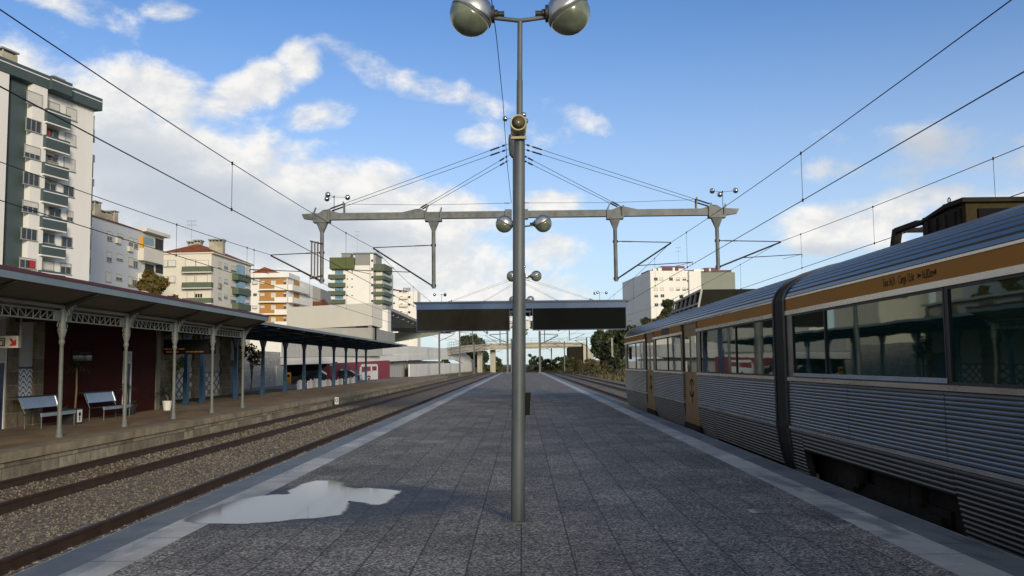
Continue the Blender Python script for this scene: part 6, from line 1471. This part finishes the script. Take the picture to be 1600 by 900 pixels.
B_,H_,R_ = tpx(212,262,404,62,-1); tree('autumn_tree','brown and green autumn tree rising behind the iron canopy roof',B_,H_,R_*1.0,'lf_aut',11,2200,.22,zc=.66,trunk=.11)
B_,H_,R_ = tpx(255,292,450,66,-1); tree('autumn_tree','lower autumn tree to the right behind the iron canopy roof',B_,H_,R_,'lf_aut',12,1100,.2,zc=.7,trunk=.08)
B_,H_,R_ = tpx(372,412,528,58,-.3); tree('small_tree','thin sparse tree with yellowish leaves beside the blue posts',B_,H_,R_,'lf_dry',13,420,.13,zc=.68,trunk=.05,clumps=14,limbs=12)
B_,H_,R_ = tpx(270,292,545,44,-.3); tree('small_tree','slim climbing tree at the corner of the lattice tiles',(-17.6,45.5,-.3),3.1,.55,'lf_mid',14,300,.13,zc=.72,trunk=.04,clumps=10)
B_,H_,R_ = tpx(718,760,520,268,-1); tree('leafy_tree','green tree behind the left half of the bridge',B_,H_,R_,'lf_mid',21,2600,.8,zc=.6,trunk=.35,group='trees near the bridge')
B_,H_,R_ = tpx(738,760,522,280,-1); tree('leafy_tree','narrow green tree above the bridge, right of the other',B_,H_,R_*.9,'lf_dark',22,1500,.7,zc=.55,trunk=.3,group='trees near the bridge')
B_,H_,R_ = tpx(736,768,552,300,-1); tree('leafy_tree','dark tree seen below the left half of the bridge',B_,H_+1,R_,'lf_dark',23,1800,.8,zc=.5,trunk=.3,group='trees near the bridge')
B_,H_,R_ = tpx(768,784,556,330,-1); tree('leafy_tree','small tree under the middle of the bridge on the left',B_,H_,R_,'lf_mid',24,1000,.7,zc=.5,trunk=.25,group='trees near the bridge')
for i,(x0,x1,pt,Y,n,lab,lm) in enumerate(((757,772,571,300,700,'rusty brown bush left of the track below the bridge','lf_aut'),(770,784,573,270,700,'dry bush at the bend of the left track','lf_dry'),(688,702,543,330,700,'small green tree over the ramp parapet','lf_mid'))):
    B_,H_,R_ = tpx(x0,x1,pt,Y,-1); tree('bush',lab,B_,max(1.5,H_),R_,lm,30+i,n,.6,zc=.45,trunk=.12,group='bushes near the bridge',cat='bush')
hz = lambda Y: np.interp(Y,[20,60,110,160,210,260,330],[.5,.8,1.0,1.15,1.05,.8,.5])*3.3-1.0
big = [(918,962,518,205,1.6,'large dark tree on top of the bank right of the bridge','lf_dark',5200),(940,985,513,175,1.6,'tall tree on the bank just left of the train nose','lf_mid',4200),(965,1010,505,150,2,'tree on the bank hidden partly by the train nose','lf_dark',2600)]
for i,(x0,x1,pt,Y,zb_,lab,lm,n) in enumerate(big):
    B_,H_,R_ = tpx(x0,x1,pt,Y,hz(Y)-1); tree('leafy_tree',lab,B_,H_,R_,lm,40+i,n,.55,zc=.55,flat=.9,trunk=.3,group='trees on the bank',clumps=34)
B_,H_,R_ = tpx(1028,1068,458,118,1); tree('leafy_tree','round green tree between the train roof and the white block',B_,H_,R_,'lf_mid',51,2600,.4,zc=.7,trunk=.25,group='trees on the bank')
B_,H_,R_ = tpx(1060,1076,456,150,1); tree('leafy_tree','small tree crown behind the round one, above the grille of the train',B_,H_,R_,'lf_mid',52,900,.4,zc=.75,trunk=.2,group='trees on the bank')
B_,H_,R_ = tpx(1001,1018,491,95,.5); tree('leafy_tree','tip of a small green tree just above the train roof',B_,H_,R_,'lf_mid',53,900,.25,zc=.72,trunk=.12,group='trees on the bank')
B_,H_,R_ = tpx(1012,1046,488,88,.5); tree('autumn_tree','low brown tree just above the train roof',B_,H_,R_,'lf_aut',54,1000,.25,zc=.72,trunk=.12,group='trees on the bank')
bs = [(824,838,549,300,'lf_dark'),(832,852,556,285,'lf_dark'),(846,866,559,275,'lf_mid'),(858,880,558,262,'lf_dark'),(872,890,553,250,'lf_mid'),(884,900,556,240,'lf_mid'),(895,915,560,225,'lf_dry'),(915,935,556,200,'lf_dry'),(935,960,552,178,'lf_dry'),(950,980,556,160,'lf_mid')]
bl_ = ['dark tree-like bush farthest left, next to the lamp pole','dark rounded bush second from the lamp pole','green bush below the middle of the bridge','dark bush below the right half of the bridge','tall ragged bush left of the dark abutment','green bush directly before the dark abutment','dry bush on the crest below the wing wall','pale dry bush below the big dark tree','pale dry grass clump under the tall tree','green bush near the train nose, higher one','green bush at the foot of the bank under the pale grass','dark bush at the foot of the bank beside the train nose','dark low bush at the foot of the bank by the slim masts']
for i,(x0,x1,pt,Y,lm) in enumerate(bs):
    a = aY((x0+x1)/2,560,Y); zb_ = -1+max(0,min(3,(a[0]-15)*.35)); B_,H_,R_ = tpx(x0,x1,pt,Y,zb_-.3); tree('bush',bl_[i],B_,max(1.2,H_),R_*1.15,lm,60+i,1300,.42,zc=.45,trunk=.1,group='bushes on the bank',cat='bush',clumps=16)
def weeds():
    b = MB(); rr = np.random.default_rng(9); n = 9000; Y = rr.uniform(90,300,n); X = rr.uniform(13,34,n)
    prof_x = [13.5,15,17,20,24,28,34]; prof_z = [0,.25,.9,1.9,2.9,3.4,3.6]
    k = np.interp(Y,[20,60,110,160,210,260,330,420],[.5,.8,1.0,1.15,1.05,.8,.5,.2]); z = -1.04+np.interp(X,prof_x,prof_z)*k; sh = np.array([shift(1,y) for y in Y]); X = X+sh
    h = rr.uniform(.2,.7,n); a = rr.uniform(0,pi,n); w = rr.uniform(.1,.3,n); dx,dy = np.cos(a)*w,np.sin(a)*w; lx = rr.normal(0,.2,n)
    # and along the foot of the left ramp wall
    V = np.stack([np.stack([X-dx,Y-dy,z],1),np.stack([X+dx,Y+dy,z],1),np.stack([X+dx*.3+lx,Y+dy*.3,z+h],1)],1)
    n2 = 2600; Y2 = rr.uniform(100,290,n2); X2 = np.interp(Y2,[100,146,205,262,290],[-12.5,-16.5,-15.5,-13,-12])+rr.uniform(-1.2,1.0,n2); z2 = np.full(n2,-1.0); h2 = rr.uniform(.15,.55,n2); a2 = rr.uniform(0,pi,n2); dx,dy = np.cos(a2)*.12,np.sin(a2)*.12
    V2 = np.stack([np.stack([X2-dx,Y2-dy,z2],1),np.stack([X2+dx,Y2+dy,z2],1),np.stack([X2+rr.normal(0,.1,n2),Y2,z2+h2],1)],1)
    n3 = 1500; Y3 = 14+rr.random(n3)**.8*110; X3 = -11.0+rr.exponential(.12,n3); z3 = np.full(n3,-.90); h3 = rr.uniform(.03,.16,n3)*(rr.random(n3) < (.5+.5*np.sin(Y3*.9))); a3 = rr.uniform(0,pi,n3); dx,dy = np.cos(a3)*.03,np.sin(a3)*.03
    V3 = np.stack([np.stack([X3-dx,Y3-dy,z3],1),np.stack([X3+dx,Y3+dy,z3],1),np.stack([X3+rr.normal(0,.04,n3),Y3+rr.normal(0,.04,n3),z3+h3+.01],1)],1)
    V = np.concatenate([V,V2,V3]); b.v = [tuple(p) for p in V.reshape(-1,3)]; b.f = [(3*i,3*i+1,3*i+2) for i in range(len(V))]
    tag(b.build('weeds', MT['lf_dry']), 'dry grass and weeds on the bank, by the ramp wall and at the platform foot', 'weeds', kind='stuff')
weeds()
